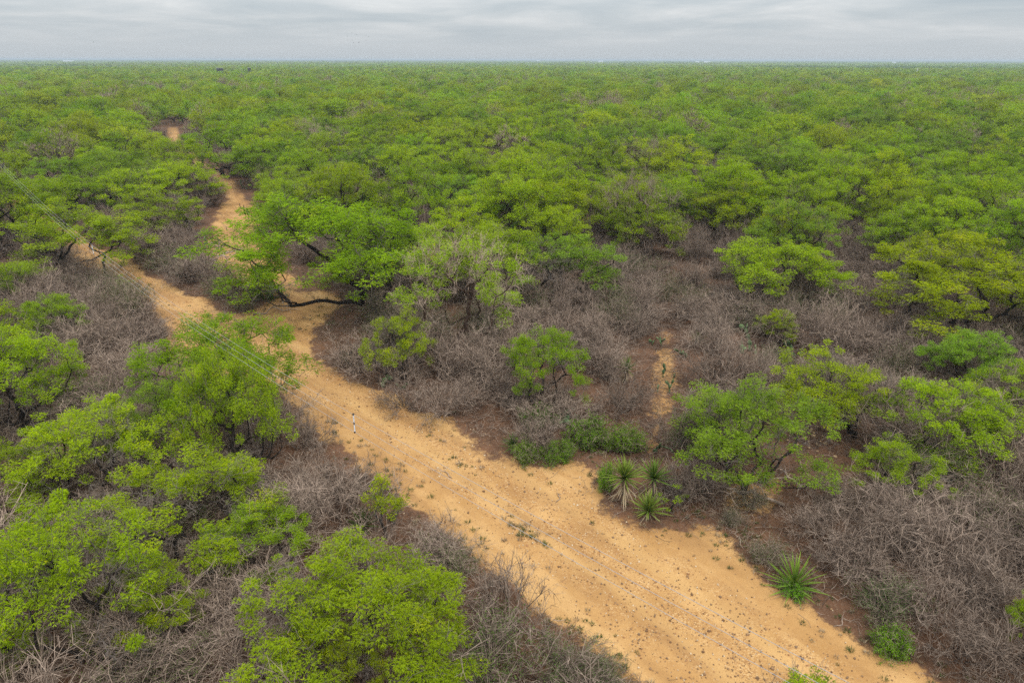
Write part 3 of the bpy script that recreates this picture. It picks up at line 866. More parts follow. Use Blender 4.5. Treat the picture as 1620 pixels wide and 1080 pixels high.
ok = gs.random(len(x1)) < (0.66 + .45 * fbm(x1 * .015, y1 * .015, 73, 3))
ok &= (poly_sd(x1, y1, PATH) < -3) & (np.hypot(x1 - yp[0] * .96, y1 - yp[1] * .96) > 17)
x1, y1 = np.concatenate([fx[REST], x1[ok]]), np.concatenate([fy[REST], y1[ok]])
n = len(x1)
r1 = np.clip(gs.lognormal(math.log(3.9), .22, n), 2.2, 6.2); h1 = np.clip(r1 * gs.uniform(1.35, 1.85, n), 3.6, 8.0)
scatter('distant_mesquite_wood', np.stack([x1, y1, terrain(x1, y1)], 1), gs.uniform(0, 6.28, n),
        np.stack([r1 / R0, r1 / R0, h1 / TOP0], 1), np.where(gs.random(n) < .10, 5, gs.integers(0, 5, n)), LOD1, 'unbroken mesquite wood behind the thicket', 'woodland')
x2, y2 = jitter_grid(520, 1150, 7.4, 44, 23)
ok = gs.random(len(x2)) < (0.55 + .6 * fbm(x2 * .008, y2 * .008, 75, 3))
x2, y2 = x2[ok], y2[ok]; n = len(x2)
r2 = np.clip(gs.lognormal(math.log(4.1), .28, n), 2.2, 7.0); h2 = np.clip(r2 * gs.uniform(1.2, 1.8, n), 3.4, 8.5)
scatter('far_mesquite_wood', np.stack([x2, y2, terrain(x2, y2)], 1), gs.uniform(0, 6.28, n),
        np.stack([r2 / R0, r2 / R0, h2 / TOP0], 1), np.where(gs.random(n) < .10, 4, gs.integers(0, 4, n)), LOD2, 'even green brush plain reaching toward the horizon', 'woodland')
def grove(seed, size=84.0, nt=95, mat=None):
    g = np.random.default_rng(seed); G = Geo()
    for q in range(nt):
        c = g.uniform(-size / 2, size / 2, 2); r = g.uniform(2.2, 5.0); h = g.uniform(3.2, 7.0)
        if g.random() < .05: r, h = r * 1.3, h * 1.4
        n = 36
        d = unit(g.normal(0, 1, (n, 3))); d[:, 2] = np.abs(d[:, 2])
        pos = np.stack([c[0] + d[:, 0] * r, c[1] + d[:, 1] * r, h * .45 + d[:, 2] * h * .5], 1)
        D = unit(g.normal(0, 1, (n, 3)) * [1, 1, .5])
        kites(G, pos, D, g.uniform(1.2, 2.2, n), g.uniform(.8, 1.4, n), g, np.clip(g.normal(.45, .16) + g.normal(0, .1, n), 0, .9), flat=.9)
    return G.mesh('grove', [mat or M_LEAF_FAR])
GROVE = [grove(800 + k) for k in range(4)] + [grove(810, nt=70, mat=M_SHRUB)]
x3, y3 = [], []
for r0_, r1_, s_ in ((1150, 2600, 78), (2600, 5200, 92), (5200, 10500, 130)):
    a, b = jitter_grid(r0_, r1_, s_, 42, int(r0_)); x3.append(a); y3.append(b)
x3, y3 = np.concatenate(x3), np.concatenate(y3)
ok = gs.random(len(x3)) < (0.45 + .8 * fbm(x3 * .002, y3 * .002, 77, 3))
x3, y3 = x3[ok], y3[ok]; n = len(x3)
s3 = gs.uniform(.85, 1.25, n) * np.where(np.hypot(x3, y3) > 5200, 1.35, 1)
scatter('horizon_brush', np.stack([x3, y3, terrain(x3, y3)], 1), gs.integers(0, 4, n) * math.pi / 2 + gs.uniform(-.2, .2, n),
        np.stack([s3, s3, gs.uniform(.8, 1.25, n)], 1), np.where(fbm(x3 * .0022 + 9, y3 * .0011, 79, 3) > .60, 4, gs.integers(0, 4, n)), GROVE,
        'hazy bluish green brush country along the horizon', 'woodland')

# ------------------------------------------------------------------ understorey: bare thorn bushes
BUSH = []
# spots kept free of filler bushes so that the plants standing there stay in sight
KEEP = [(gpix(*q), r_) for q, r_ in (((985, 790), 2.2), ((1030, 786), 2.2), ((1026, 818), 2.2), ((1040, 812), 2.0), ((1256, 930), 1.8), ((812, 712), 1.7),
        ((860, 728), 2.0), ((960, 715), 2.2), ((1178, 790), 2.2), ((1160, 826), 1.8), ((1410, 1022), 2.2), ((1050, 625), 1.6), ((1268, 688), 1.8),
        ((577, 845), 1.3), ((1290, 700), 1.8), ((1320, 760), 1.6), ((1180, 555), 1.5), ((563, 578), 1.4), ((612, 850), 1.3), ((1130, 800), 1.8))]
def bush(name, me, p, rz, s, label, leaf=None, tint=None, group=None, tilt=(0, 0), cat='bush'):
    t = empty(name, (p[0], p[1], tz(p)), rz, s, label, cat, group)
    t.rotation_euler = (tilt[0], tilt[1], rz)
    part('branch_cluster', me, t)
    if leaf is not None: part('foliage', leaf, t, tint)
    BUSH.append((p[0], p[1], s[0] * 1.2))
def extent(me):
    c = np.empty(len(me.vertices) * 3, np.float32); me.vertices.foreach_get('co', c); c = c.reshape(-1, 3)
    return 2 * float(np.percentile(np.hypot(c[:, 0], c[:, 1]), 96)), float(np.percentile(c[:, 2], 98))
BARE_EXT = [extent(m) for m in BARE]
def bare_bush(px, py, w, h, label, k):
    p = gpix(px, py); ew, eh = BARE_EXT[k]
    bush('bare_thorn_bush', BARE[k], p, rng.uniform(0, 6), (w / ew, w / ew, h / eh), label)
HB = [
    (800, 985, 3.6, 1.9, 'rounded grey thorn bush jutting from the thicket onto the road edge', 2),
    (195, 640, 4.4, 2.4, 'tall purple-grey leafless bush with upright stems beside the road', 4),
    (165, 700, 4.2, 2.2, 'purple-grey leafless bush in front of the tallest upright bare one', 1),
    (235, 710, 4.0, 2.2, 'purple-grey leafless bush behind the small blue-green mesquite', 4),
    (200, 520, 4.6, 1.7, 'wide flat grey bush spilling toward the near road edge', 3),
    (150, 505, 4.0, 1.8, 'grey leafless bush under the road-bend umbrella mesquite', 0),
    (845, 705, 2.6, 1.7, 'domed grey-tan leafless bush behind the yucca at the road corner', 3),
    (960, 600, 4.0, 2.2, 'tall feathery grey-brown bush beside the small crooked mesquite', 4),
    (930, 560, 4.2, 2.2, 'grey-brown upright bush behind the feathery one', 1),
    (985, 650, 3.2, 1.9, 'grey-brown bush along the reddish trail', 0),
    (1020, 500, 4.4, 2.2, 'pale brown upright bush at the top of the reddish trail', 4),
    (640, 640, 3.4, 1.6, 'grey spiny bush at the far edge of the road', 2),
    (700, 655, 3.4, 1.7, 'tangled grey bush leaning over the far road shoulder', 0),
    (560, 580, 3.6, 1.8, 'grey bush below the big leaning mesquite', 3),
    (1080, 780, 2.4, 1.3, 'low tangle of bent pale twigs behind the yuccas', 3),
    (1115, 772, 2.6, 1.4, 'low twig tangle beneath the flat-topped mesquite', 2),
    (1400, 880, 4.2, 2.3, 'pale silvery dead bush spreading over the brush below the bank', 2),
    (1480, 900, 4.2, 2.2, 'silvery branching dead bush with bare crooked arms', 2),
    (1300, 850, 3.0, 1.5, 'tangled brown bush at the back of the sprawling yucca', 0),
    (1345, 905, 3.0, 1.5, 'low spreading bush between the sprawling yucca and the silvery dead ones', 3),
    (1330, 800, 2.8, 1.4, 'thin grey bush at the foot of the reddish bank', 1),
    (1475, 985, 2.8, 1.6, 'twisted silvery bush behind the vivid green shrub', 2),
    (1545, 960, 3.4, 1.9, 'tall tangle of pale bare stems deep in the brush', 1),
    (1520, 1040, 3.0, 1.5, 'sprawling pale bush beyond the vivid green shrub, away from the sand', 2),
    (1590, 1050, 3.2, 1.7, 'brown leafless bush around the little yellow-green shoot', 0),
    (1600, 900, 3.4, 1.9, 'brown leafless bush beside the soft olive-brown bush', 4),
    (1540, 850, 3.2, 1.8, 'grey upright bush in front of the thin mesquite on the bank', 1),
    (1470, 820, 3.0, 1.6, 'pale dead bush around the dark green yucca', 2),
    (690, 880, 2.8, 1.3, 'brownish bush behind the slender sapling', 1),
    (545, 790, 3.2, 1.6, 'brown twiggy bush on the road edge behind the sapling', 0),
    (480, 800, 3.4, 1.7, 'brown twiggy bush under the tall narrow mesquite', 4),
]
for b in HB: bare_bush(*b)
def leafy(px, py, w, h, src, tint, name, label):
    p = gpix(px, py); me, lf = src
    ew, eh = extent(lf)
    bush(name, me, p, rng.uniform(0, 6), (w * 1.1 / ew, w * 1.1 / ew, h * 1.1 / eh), label, lf, tint)
LB = [
    (832, 724, 1.5, .75, EVER[0], (1.15, 1.2, .8), 'evergreen_bush', 'low dark green shrub at the road corner in front of the grey dome'),
    (885, 726, 1.5, .7, EVER[1], (1.2, 1.3, .7), 'evergreen_bush', 'low bright-tipped green shrub next to the darkest corner shrub'),
    (930, 700, 2.0, 1.1, EVER[2], (1, 1.05, .8), 'evergreen_bush', 'green shrub mixed with grey twigs beside the reddish trail'),
    (985, 712, 1.9, 1.0, EVER[0], (1.1, 1.2, .8), 'evergreen_bush', 'green leafy shrub at the mouth of the reddish trail'),
    (958, 772, .75, 1.1, EVER[1], (1.6, 1.9, .6), 'evergreen_bush', 'upright glossy yellow-green shrub pressed against the tallest yucca'),
    (1408, 1028, 1.15, .65, EVER[2], (1.4, 1.45, .5), 'evergreen_bush', 'small vivid green shrub alone at the road margin in front of the dense bare brush'),
    (1255, 940, .8, .4, EVER[0], (1.3, 1.7, .6), 'evergreen_bush', 'tiny vivid green shrub at the foot of the roadside yucca'),
    (1158, 826, 1.1, .7, BARE_OLIVE[0], (1, 1, 1), 'olive_bush', 'small rounded olive bush on sand below the flat-topped mesquite'),
    (1190, 800, 1.5, .8, BARE_OLIVE[1], (.9, 1, .9), 'olive_bush', 'olive bush under the trunk of the flat-topped mesquite'),
    (265, 425, 4.4, 1.8, BARE_OLIVE[0], (1, 1.15, .9), 'olive_bush', 'large dark olive bush at the far road edge by the brush pile'),
    (215, 470, 2.4, .9, BARE_OLIVE[1], (1.1, 1.2, .8), 'olive_bush', 'wispy olive bush at the near road edge under the wires'),
    (100, 470, 4.0, 1.4, BARE_OLIVE[0], (.8, .9, .9), 'olive_bush', 'dark olive bush under the road-bend umbrella mesquite'),
    (385, 490, 2.2, 1.1, BARE_OLIVE[1], (1, 1.2, .9), 'olive_bush', 'olive bush beside the dead wood on the clearing rim'),
    (700, 905, 2.6, 1.1, BARE_OLIVE[0], (1.1, 1.1, 1), 'olive_bush', 'olive-brown bush between the sapling and the leaning roadside mesquite'),
    (900, 1075, 2.2, .9, BARE_OLIVE[1], (1.2, 1.3, 1.1), 'olive_bush', 'pale olive bush low on the road edge past the grey thorn bush'),
    (960, 1090, 1.5, .8, BARE_OLIVE[0], (1.2, 1.3, 1.1), 'olive_bush', 'second pale olive bush standing out into the sand'),
    (1215, 890, 1.6, .8, BARE_OLIVE[1], (1, 1.1, 1), 'olive_bush', 'grey olive bush behind the roadside yucca'),
    (1400, 975, 2.4, 1.2, BARE_OLIVE[0], (.8, .95, .9), 'olive_bush', 'dark olive bush above the vivid green shrub'),
    (1570, 850, 3.2, 1.6, BARE_OLIVE[1], (.9, .95, .8), 'olive_bush', 'soft olive-brown bush deep in the dense brush below the bank'),
    (1230, 580, 2.6, 1.0, BARE_OLIVE[0], (.9, 1.2, 1), 'olive_bush', 'olive bush under the small bush-like mesquite'),
    (560, 575, 1.6, .9, BARE_OLIVE[1], (.8, .95, .9), 'olive_bush', 'dark olive bush by prickly pear on the far road edge'),
    (420, 470, 2.4, 1.2, EVER[1], (1, 1.2, .9), 'evergreen_bush', 'green shrub at the foot of the dead wood by the clearing'),
    (855, 672, 2.0, .8, EVER[2], (.9, 1.0, .9), 'evergreen_bush', 'dark shrub under the small crooked mesquite'),
]
for b in LB: leafy(*b)

bx_, by_ = jitter_grid(9, 100, 2.45, 60, 31)
gb = np.random.default_rng(32)
clr = np.maximum(poly_sd(bx_, by_, ROAD), poly_sd(bx_, by_, PATH) - .2)
ok = (clr < -1.0) & (poly_sd(bx_, by_, TRAIL) < -.9) & (gb.random(len(bx_)) < .58 + .6 * fbm(bx_ * .12, by_ * .12, 81, 2))
for P in PATCHES: ok &= poly_sd(bx_, by_, P) < -.5
for P, rr_ in KEEP: ok &= (np.hypot(bx_ - P[0], by_ - P[1]) > rr_) & (np.hypot(bx_ - P[0] * .94, by_ - P[1] * .94) > rr_)
for hx, hy, hr in BUSH: ok &= np.hypot(bx_ - hx, by_ - hy) > hr * .7
bx_, by_ = bx_[ok], by_[ok]
dist = np.hypot(bx_, by_)
inv = np.abs(bx_) / (by_ * cp + H * sp) < .76
# hidden ones (under a crown) rank behind the ones in the open
cover = np.zeros(len(bx_))
for hx, hy, hr in HAND: cover += np.hypot(bx_ - hx, by_ - hy - 1.0) < hr * .8
order = np.argsort(dist * (1 + .35 * np.minimum(cover, 2)) + np.where(inv, 0, 1e4))
ks = gb.integers(0, 5, len(bx_)); sw = gb.uniform(.75, 1.4, len(bx_)); sh = gb.uniform(.6, 1.2, len(bx_))
NB = 240
for q in order[:NB]:
    p = (bx_[q], by_[q])
    place = ('in the brush across the road' if side_of_road(*p) else 'in the thicket on the near side of the road')
    if p[0] > 8 and p[1] < 30: place = 'in the dense brush below the reddish bank'
    bl = by_landmark(p, 8)
    if bl and len(bl.split()) <= 11: place = bl
    form = ('rounded', 'upright', 'sprawling', 'low dense', 'tall feathery')[ks[q]]
    size = 'big' if sw[q] > 1.2 else 'small' if sw[q] < .95 else 'middling'
    if gb.random() < .16:
        src = BARE_OLIVE[q % 2]
        bush('olive_bush', src[0], p, gb.uniform(0, 6), (sw[q], sw[q], sh[q]), '%s olive-leaved bush %s' % (size, place), src[1], (1, 1.05, .9), 'olive bushes of the thicket')
    else:
        bush('bare_thorn_bush', BARE[ks[q]], p, gb.uniform(0, 6), (sw[q], sw[q], sh[q]),
             '%s %s leafless bush %s' % (size, form, place), group='bare bushes of the thicket')
q = order[NB:]
x5, y5 = jitter_grid(100, 190, 3.0, 46, 35)
ok = (poly_sd(x5, y5, PATH) < -.5) & (gb.random(len(x5)) < .8)
xs, ys = np.concatenate([bx_[q], x5[ok]]), np.concatenate([by_[q], y5[ok]]); n = len(xs)
s5 = gb.uniform(.8, 1.5, n)
scatter('bare_understorey', np.stack([xs, ys, terrain(xs, ys)], 1), gb.uniform(0, 6.28, n), np.stack([s5, s5, gb.uniform(.7, 1.3, n)], 1),
        gb.integers(0, 5, n), BARE, 'leafless grey-brown brush under the mesquite crowns', 'brush')

# ------------------------------------------------------------------ yuccas
def blade(L, W, fold, droop, seed):
    """Stiff tapering yucca blade along +X, channelled."""
    n = 6
    V, Qd = [], []
    for q in range(n + 1):
        t = q / n
        w = W * (.55 + .9 * t if t < .3 else .82 * (1 - ((t - .3) / .7) ** 1.6) + .0)
        zc_ = -droop * t * t * L
        V += [[L * t, -w / 2, zc_ + fold * w], [L * t, 0, zc_], [L * t, w / 2, zc_ + fold * w]]
    for q in range(n):
        a = q * 3
        Qd += [[a, a + 1, a + 4, a + 3], [a + 1, a + 2, a + 5, a + 4]]
    return np.array(V, float), np.array(Qd)
def blade_mesh(name, L, W, fold, droop, mat, lo, hi):
    V, Qd = blade(L, W, fold, droop, 0)
    t = V[:, 0] / L
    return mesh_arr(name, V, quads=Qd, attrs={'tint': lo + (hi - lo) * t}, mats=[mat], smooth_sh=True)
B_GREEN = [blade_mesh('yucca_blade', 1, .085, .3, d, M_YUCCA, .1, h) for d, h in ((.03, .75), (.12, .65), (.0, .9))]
B_DRY = [blade_mesh('dry_yucca_blade', 1, .075, .2, d, M_DRY, .15, h) for d, h in ((.25, .75), (.5, .95), (.1, .55))]
def trunk_mesh(h, r):
    G = Geo(); n = 7
    P = np.stack([np.sin(np.arange(n + 1) * .4) * .02, np.cos(np.arange(n + 1) * .5) * .02, np.linspace(-.05, h, n + 1)], 1)
    rr = r * (1 + .12 * np.sin(np.arange(n + 1) * 2.1))
    tubes(G, P[:-1], P[1:], rr[:-1], rr[1:], 8, np.full(n, .3))
    return G.mesh('yucca_trunk', [M_GREY])
YT = {}
def yucca(px, py, h, L, label, green=62, dry=34, seed=0, tint=(1, 1, 1), spread=1.0):
    g = np.random.default_rng(900 + seed)
    p = gpix(px, py)
    t = empty('yucca', (p[0], p[1], tz(p)), g.uniform(0, 6), (1, 1, 1), label, 'yucca')
    if h > .1: part('trunk', trunk_mesh(h, .09), t)
    for q in range(green):
        el = math.radians(88 - 88 * ((q + .5) / green) ** .85 * spread) + g.normal(0, .06)
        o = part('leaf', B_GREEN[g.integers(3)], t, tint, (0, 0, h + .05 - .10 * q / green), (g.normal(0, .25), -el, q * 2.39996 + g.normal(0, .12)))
        s = L * g.uniform(.78, 1.08); o.scale = (s, s * g.uniform(.8, 1.15), s)
    for q in range(dry):
        el = math.radians(g.uniform(-78, -18))
        z_ = h * g.uniform(.45, .98)
        s = min(L * g.uniform(.6, 1.0), max(.25, z_ / max(.3, math.sin(-el)) * .98))
        o = part('dry_leaf', B_DRY[g.integers(3)], t, None, (0, 0, max(z_, .08)), (g.normal(0, .3), -el if z_ > .2 else 0.02, g.uniform(0, 6.28)))
        o.scale = (s, s, s * .6)
    BUSH.append((p[0], p[1], .5))
yucca(986, 794, 1.15, .92, 'tallest yucca of the roadside clump with a grey skirt of dead leaves', 72, 80, 1, (1, 1.0, .8))
yucca(1032, 786, .9, .9, 'yucca behind the clump, beside the low twig tangle', 66, 34, 2, (.8, .9, .8))
yucca(1026, 818, .36, .88, 'lowest yucca of the roadside clump with pale dead leaves', 66, 26, 3, (1.05, 1.05, .9))
yucca(1256, 932, .14, 1.15, 'sprawling stemless yucca at the road margin with a tiny vivid shrub', 46, 8, 4, (.95, 1.05, .8), 1.0)
yucca(812, 712, .25, .7, 'dull grey-green yucca beside the grey domed bush at the road corner', 50, 22, 5, (.5, .6, .7))
yucca(577, 845, .35, .75, 'dark grey yucca half buried in bush on the near road edge', 54, 26, 6, (.5, .55, .6))
yucca(1390, 960, .15, .8, 'dark yucca almost hidden in brush behind the sprawling yucca', 46, 14, 7, (.42, .55, .6))
yucca(1447, 838, .3, .8, 'dark green yucca under the pale dead branches', 46, 14, 8, (.45, .6, .5))
yucca(1103, 545, .2, .7, 'small dark yucca in the open brush beyond the reddish trail', 36, 8, 9, (.45, .6, .55))
yucca(990, 604, .8, .8, 'leaning yucca with bleached dead leaves beside the reddish trail', 40, 44, 10, (.7, .8, .7))

# ------------------------------------------------------------------ prickly pears
def pad_mesh():
    n, m_ = 10, 5
    V, T = [], []
    th = np.linspace(0, 2 * math.pi, n, endpoint=False)
    V.append([[0, -.09, .5]]); V.append([[0, .09, .5]])
    for s in (-1, 1):
        for k, f in enumerate((.55, .9)):
            V.append(np.stack([.36 * f * np.sin(th) * (1 + .12 * np.cos(th)), np.full(n, s * .09 * (.85, .45)[k]), .5 - .5 * f * np.cos(th)], 1))
    V.append(np.stack([.36 * np.sin(th) * (1 + .12 * np.cos(th)), 0 * th, .5 - .5 * np.cos(th)], 1))
    V = np.concatenate([np.array(v, float) for v in V])
    o = lambda s, k: 2 + (s * 2 + k) * n
    rim = 2 + 4 * n
    Qd = []
    for i in range(n):
        j = (i + 1) % n
        T.append([0, o(0, 0) + j, o(0, 0) + i]); T.append([1, o(1, 0) + i, o(1, 0) + j])
        Qd.append([o(0, 0) + i, o(0, 0) + j, o(0, 1) + j, o(0, 1) + i]); Qd.append([o(1, 0) + j, o(1, 0) + i, o(1, 1) + i, o(1, 1) + j])
        Qd.append([o(0, 1) + i, o(0, 1) + j, rim + j, rim + i]); Qd.append([o(1, 1) + j, o(1, 1) + i, rim + i, rim + j])
    return mesh_arr('cactus_pad', V, quads=np.array(Qd), tris=np.array(T), attrs={'tint': V[:, 2]}, mats=[M_PAD], smooth_sh=True)
PAD = pad_mesh()
def flower_mesh():
    G = Geo(); g = np.random.default_rng(5); a = np.arange(9) * .7
    D = unit(np.stack([np.cos(a), np.sin(a), np.full(9, 1.0)], 1))
    kites(G, np.zeros((9, 3)), D, np.full(9, .07), np.full(9, .05), g, np.full(9, .5), flat=.1)
    return G.mesh('cactus_flower', [M_FLOWER])
FLOWER = flower_mesh()
def prickly_pear(px, py, npad, size, label, flowers=0, seed=0, spread=.7):
    g = np.random.default_rng(950 + seed)
    p = gpix(px, py)
    t = empty('prickly_pear', (p[0], p[1], tz(p)), 0, (1, 1, 1), label, 'cactus')
    tips = []
    mats = []
    for q in range(npad):
        s = size * 1.2 * g.uniform(.75, 1.15)
        if q < max(2, npad // 3):
            a = g.uniform(0, 6.28); rr = spread * g.random() ** .5
            M = Matrix.Translation((math.cos(a) * rr, math.sin(a) * rr, -.03)) @ Euler((g.normal(0, .35), g.normal(0, .35), g.uniform(0, 6.28))).to_matrix().to_4x4()
        else:
            B, bs = mats[g.integers(len(mats))]
            e = g.normal(0, .55)
            M = B @ Matrix.Translation((math.sin(e) * .34 * bs, 0, (.5 + .47 * math.cos(e)) * bs)) @ Euler((g.normal(0, .35), e * .8, g.normal(0, .5))).to_matrix().to_4x4()
        mats.append((M, s))
        o = part('pad', PAD, t, tuple(np.array((1, 1, 1)) * g.uniform(.75, 1.2)))
        o.matrix_local = M @ Matrix.Diagonal((s, s, s, 1))
        if flowers > 0 and q >= npad // 3:
            fl = part('flower', FLOWER, o, None, (g.normal(0, .1), 0, 1.0)); fl.scale = (1.4 / size * .35,) * 3; flowers -= 1
for a in [(563, 578, 16, .30, 'prickly pear with yellow flowers on the far road edge below the leaning mesquite', 3, 1),
          (1050, 625, 8, .26, 'prickly pear of few pads standing on the reddish trail', 0, 2),
          (1062, 600, 6, .26, 'small prickly pear higher up the reddish trail', 0, 3),
          (1018, 705, 7, .26, 'prickly pear at the trail mouth beside green shrubs', 0, 4),
          (905, 665, 14, .28, 'prickly pear hidden behind the green corner shrubs', 2, 5),
          (1180, 555, 18, .30, 'blue-green prickly pear clump in the open brush', 0, 6),
          (1250, 560, 14, .30, 'prickly pear under the small bush-like mesquite', 1, 7),
          (1328, 520, 16, .30, 'prickly pear at the foot of the wide yellow-green mesquite hollow', 0, 8),
          (1085, 560, 8, .26, 'prickly pear beside the upper end of the reddish trail', 0, 9),
          (393, 298, 26, .36, 'grey-green prickly pear clump beside the cleared strip', 0, 10, 1.3),
          (322, 392, 14, .34, 'grey prickly pear on the near end of the cleared strip', 0, 11, .9),
          (1035, 545, 10, .28, 'prickly pear under pale upright brush at the trail head', 0, 12),
          (615, 612, 10, .28, 'prickly pear in grey twigs at the far road shoulder', 1, 13)]:
    prickly_pear(*a)

# ------------------------------------------------------------------ dead wood, stones, stakes
def dead_branch(seed, L=2.2, r=.035):
    g = np.random.default_rng(seed)
    base = np.array([[0, 0, .05], [L * .1, 0, .08]])
    T = [np.array([L * f, g.normal(0, .12) * L, abs(g.normal(.08, .1)) + .04]) for f in (.3, .5, .7, 1.0)]
    T += [np.array([L * g.uniform(.4, 1.1), g.normal(0, .28) * L, abs(g.normal(.15, .16)) + .02]) for q in range(14)]
    P, par, w, tips = grow(T, base, .2, .16, .18, g)
    G = Geo(); rr = np.minimum(.007 * w ** .62, r)
    wood(G, P, par, rr, g.uniform(.45, 1.1, len(rr)))
    return G.mesh('dead_branch', [M_GREY])
DEAD = [dead_branch(1000 + k) for k in range(4)]
pile = gpix(312, 418)
t = empty('brush_pile', (pile[0], pile[1], tz(pile)), .3, (1, 1, 1), 'heap of pale dead branches at the far road edge by the dark olive bush', 'brush pile')
gp = np.random.default_rng(41)
for q in range(26):
    part('dead_branch', DEAD[q % 4], t, None, (gp.normal(0, 1.3), gp.normal(0, .6), gp.uniform(0, .7)), (gp.normal(0, .25), gp.normal(0, .3), gp.uniform(0, 6.28)), (gp.uniform(.7, 1.4),) * 3)
for px, py, rz, s, lab in [(400, 497, .3, 1.3, 'dead grey branch lying on the clearing rim by the olive bush'),
                           (715, 1015 - 260, 2.5, .5, 'short twig lying on the far road shoulder'),
                           (1005, 790, 1.2, .55, 'thin twig lying on sand beside the yucca clump'),
                           (880, 790, 1.0, .4, 'small crooked twig on sand between the wires and the yuccas'),
                           (1240, 800, 2.6, 1.6, 'long bleached branch lying near the flat-topped mesquite'),
                           (1330, 775, 2.9, 1.5, 'bleached branch sticking from the brush below the bank'),
                           (1172, 862, 1.4, .5, 'short dead twig on the sand by the grey olive bush'),
                           (930, 590, .4, 1.2, 'pale fallen branch in the feathery brush'),
                           (760, 560, .1, 1.7, 'long pale dead limb hanging into the brush under the half bare mesquite'),
                           (700, 545, 3.3, 1.6, 'pale crooked dead limb beside the half bare trunk'),
                           (50, 478, .35, 2.2, 'fallen grey limb near the compact deep green mesquite'),
                           (1320, 990, .3, .4, 'tiny stick at the sand margin by the vivid green shrub')]:
    p = gpix(px, py)
    o = bpy.data.objects.new('fallen_branch', DEAD[int(px) % 4]); COL.objects.link(o)
    o.location = (p[0], p[1], tz(p)); o.rotation_euler = (0, 0, rz); o.scale = (s, s, s)
    o['label'] = lab; o['category'] = 'branch'
def stone_mesh(seed):
    g = np.random.default_rng(seed)
    ph = np.linspace(0, math.pi, 5)[1:-1]; th = np.linspace(0, 2 * math.pi, 6, endpoint=False)
    V = [[0, 0, .35]] + [[.5 * math.sin(a) * math.cos(b), .5 * math.sin(a) * math.sin(b), .35 * math.cos(a)] for a in ph for b in th] + [[0, 0, -.35]]
    V = np.array(V) * g.uniform(.75, 1.2, (len(V), 1)) * [1, g.uniform(.6, 1), 1]
    T = [[0, 1 + i, 1 + (i + 1) % 6] for i in range(6)] + [[19, 13 + (i + 1) % 6, 13 + i] for i in range(6)]
    Qd = [[1 + r * 6 + i, 7 + r * 6 + i, 7 + r * 6 + (i + 1) % 6, 1 + r * 6 + (i + 1) % 6] for r in range(2) for i in range(6)]
    return mesh_arr('stone', V, quads=np.array(Qd), tris=np.array(T), mats=[M_STONE])
STONE = [stone_mesh(k) for k in range(4)]
p = gpix(1268, 688)
t = empty('stone_heap', (p[0], p[1], tz(p)), 0, (1, 1, 1), 'scatter of pale stones on the reddish bank behind the flat-topped mesquite', 'stone heap')
for q in range(46):
    part('stone', STONE[q % 4], t, None, (gp.normal(0, .7), gp.normal(0, .9), gp.uniform(.02, .12)), (gp.uniform(0, 6), gp.uniform(0, 6), 0), (gp.uniform(.1, .26),) * 3)
M_STAKE = plain_mat('weathered_post', (0.09, 0.065, 0.05), .9)
def stake_mesh():
    G = Geo(); n = 4
    P = np.stack([np.array([0, .01, -.005, .01, 0]), np.array([0, -.01, .01, 0, .005]), np.linspace(-.2, 1.3, 5)], 1)
    r = np.array([.045, .044, .042, .043, .038])
    tubes(G, P[:-1], P[1:], r[:-1], r[1:], 7, np.full(4, .4))
    tubes(G, P[-1:], P[-1:] + [[0, 0, .02]], r[-1:], np.array([.005]), 7, np.full(1, .8))
    return G.mesh('stake', [M_STAKE])
STAKE = stake_mesh()
for k, (px, py, hh) in enumerate([(394, 350, 1.5), (399, 352, .9), (407, 364, 1.1), (414, 373, 1.1), (421, 380, 1.2), (381, 334, .7), (387, 338, .8), (299, 247, 1.0)]):
    p = gpix(px, py)
    o = bpy.data.objects.new('fence_stake', STAKE); COL.objects.link(o)
    o.location = (p[0], p[1], tz(p)); o.scale = (1, 1, hh / 1.3); o.rotation_euler = (gp.normal(0, .05), gp.normal(0, .05), gp.uniform(0, 6))
    o['label'] = ('tallest dark wooden stake on the cleared strip' if k == 0 else 'lone stake where the cleared strip narrows' if k == 7
                  else 'weathered wooden stake in the short row along the cleared strip')
    o['category'] = 'post'
    if 0 < k < 7: o['group'] = 'stakes of the old fence row'

# ------------------------------------------------------------------ power line
M_WIRE = plain_mat('aluminium_wire', (0.42, 0.40, 0.39), .5, .5, .1)
M_ROD = plain_mat('fibreglass_rod', (0.75, 0.75, 0.77), .5, 0, .05)
M_INS = plain_mat('dark_insulator', (0.03, 0.022, 0.02), .4)
M_POLE = plain_mat('utility_pole_wood', (0.12, 0.085, 0.06), .9)
WA, WD = np.array([-4.35, 17.07]), np.array([-.673, .739])
def wire_h(s): return 6.73 - .0586 * s + .001607 * s * s
S0, S1 = -28.0, 66.0
def wpos(s, k):
    q = WA + WD * s
    return np.array([q[0], q[1], wire_h(s) + (1 - k) * .275])
for k, lab in enumerate(('uppermost thin grey power wire strung along the dirt road', 'middle thin grey power wire of the three along the road',
                         'lowest thin grey power wire of the three along the road')):
    G = Geo(); ss = np.linspace(S0, S1, 60)
    P = np.array([wpos(s, k) for s in ss])
    tubes(G, P[:-1], P[1:], np.full(59, .0045), np.full(59, .0045), 6, np.full(59, .5))
    o = bpy.data.objects.new('power_wire', G.mesh('power_wire', [M_WIRE])); COL.objects.link(o)
    o['label'] = lab; o['category'] = 'wire'
def insulator_mesh():
    G = Geo()
    zz = np.array([-.045, -.03, -.01, .01, .03, .045]); rr = np.array([.012, .026, .02, .028, .024, .01])
    P = np.stack([0 * zz, 0 * zz, zz], 1)
    tubes(G, P[:-1], P[1:], rr[:-1], rr[1:], 8, np.full(5, .5))
    return G.mesh('insulator', [M_INS])
INS = insulator_mesh()
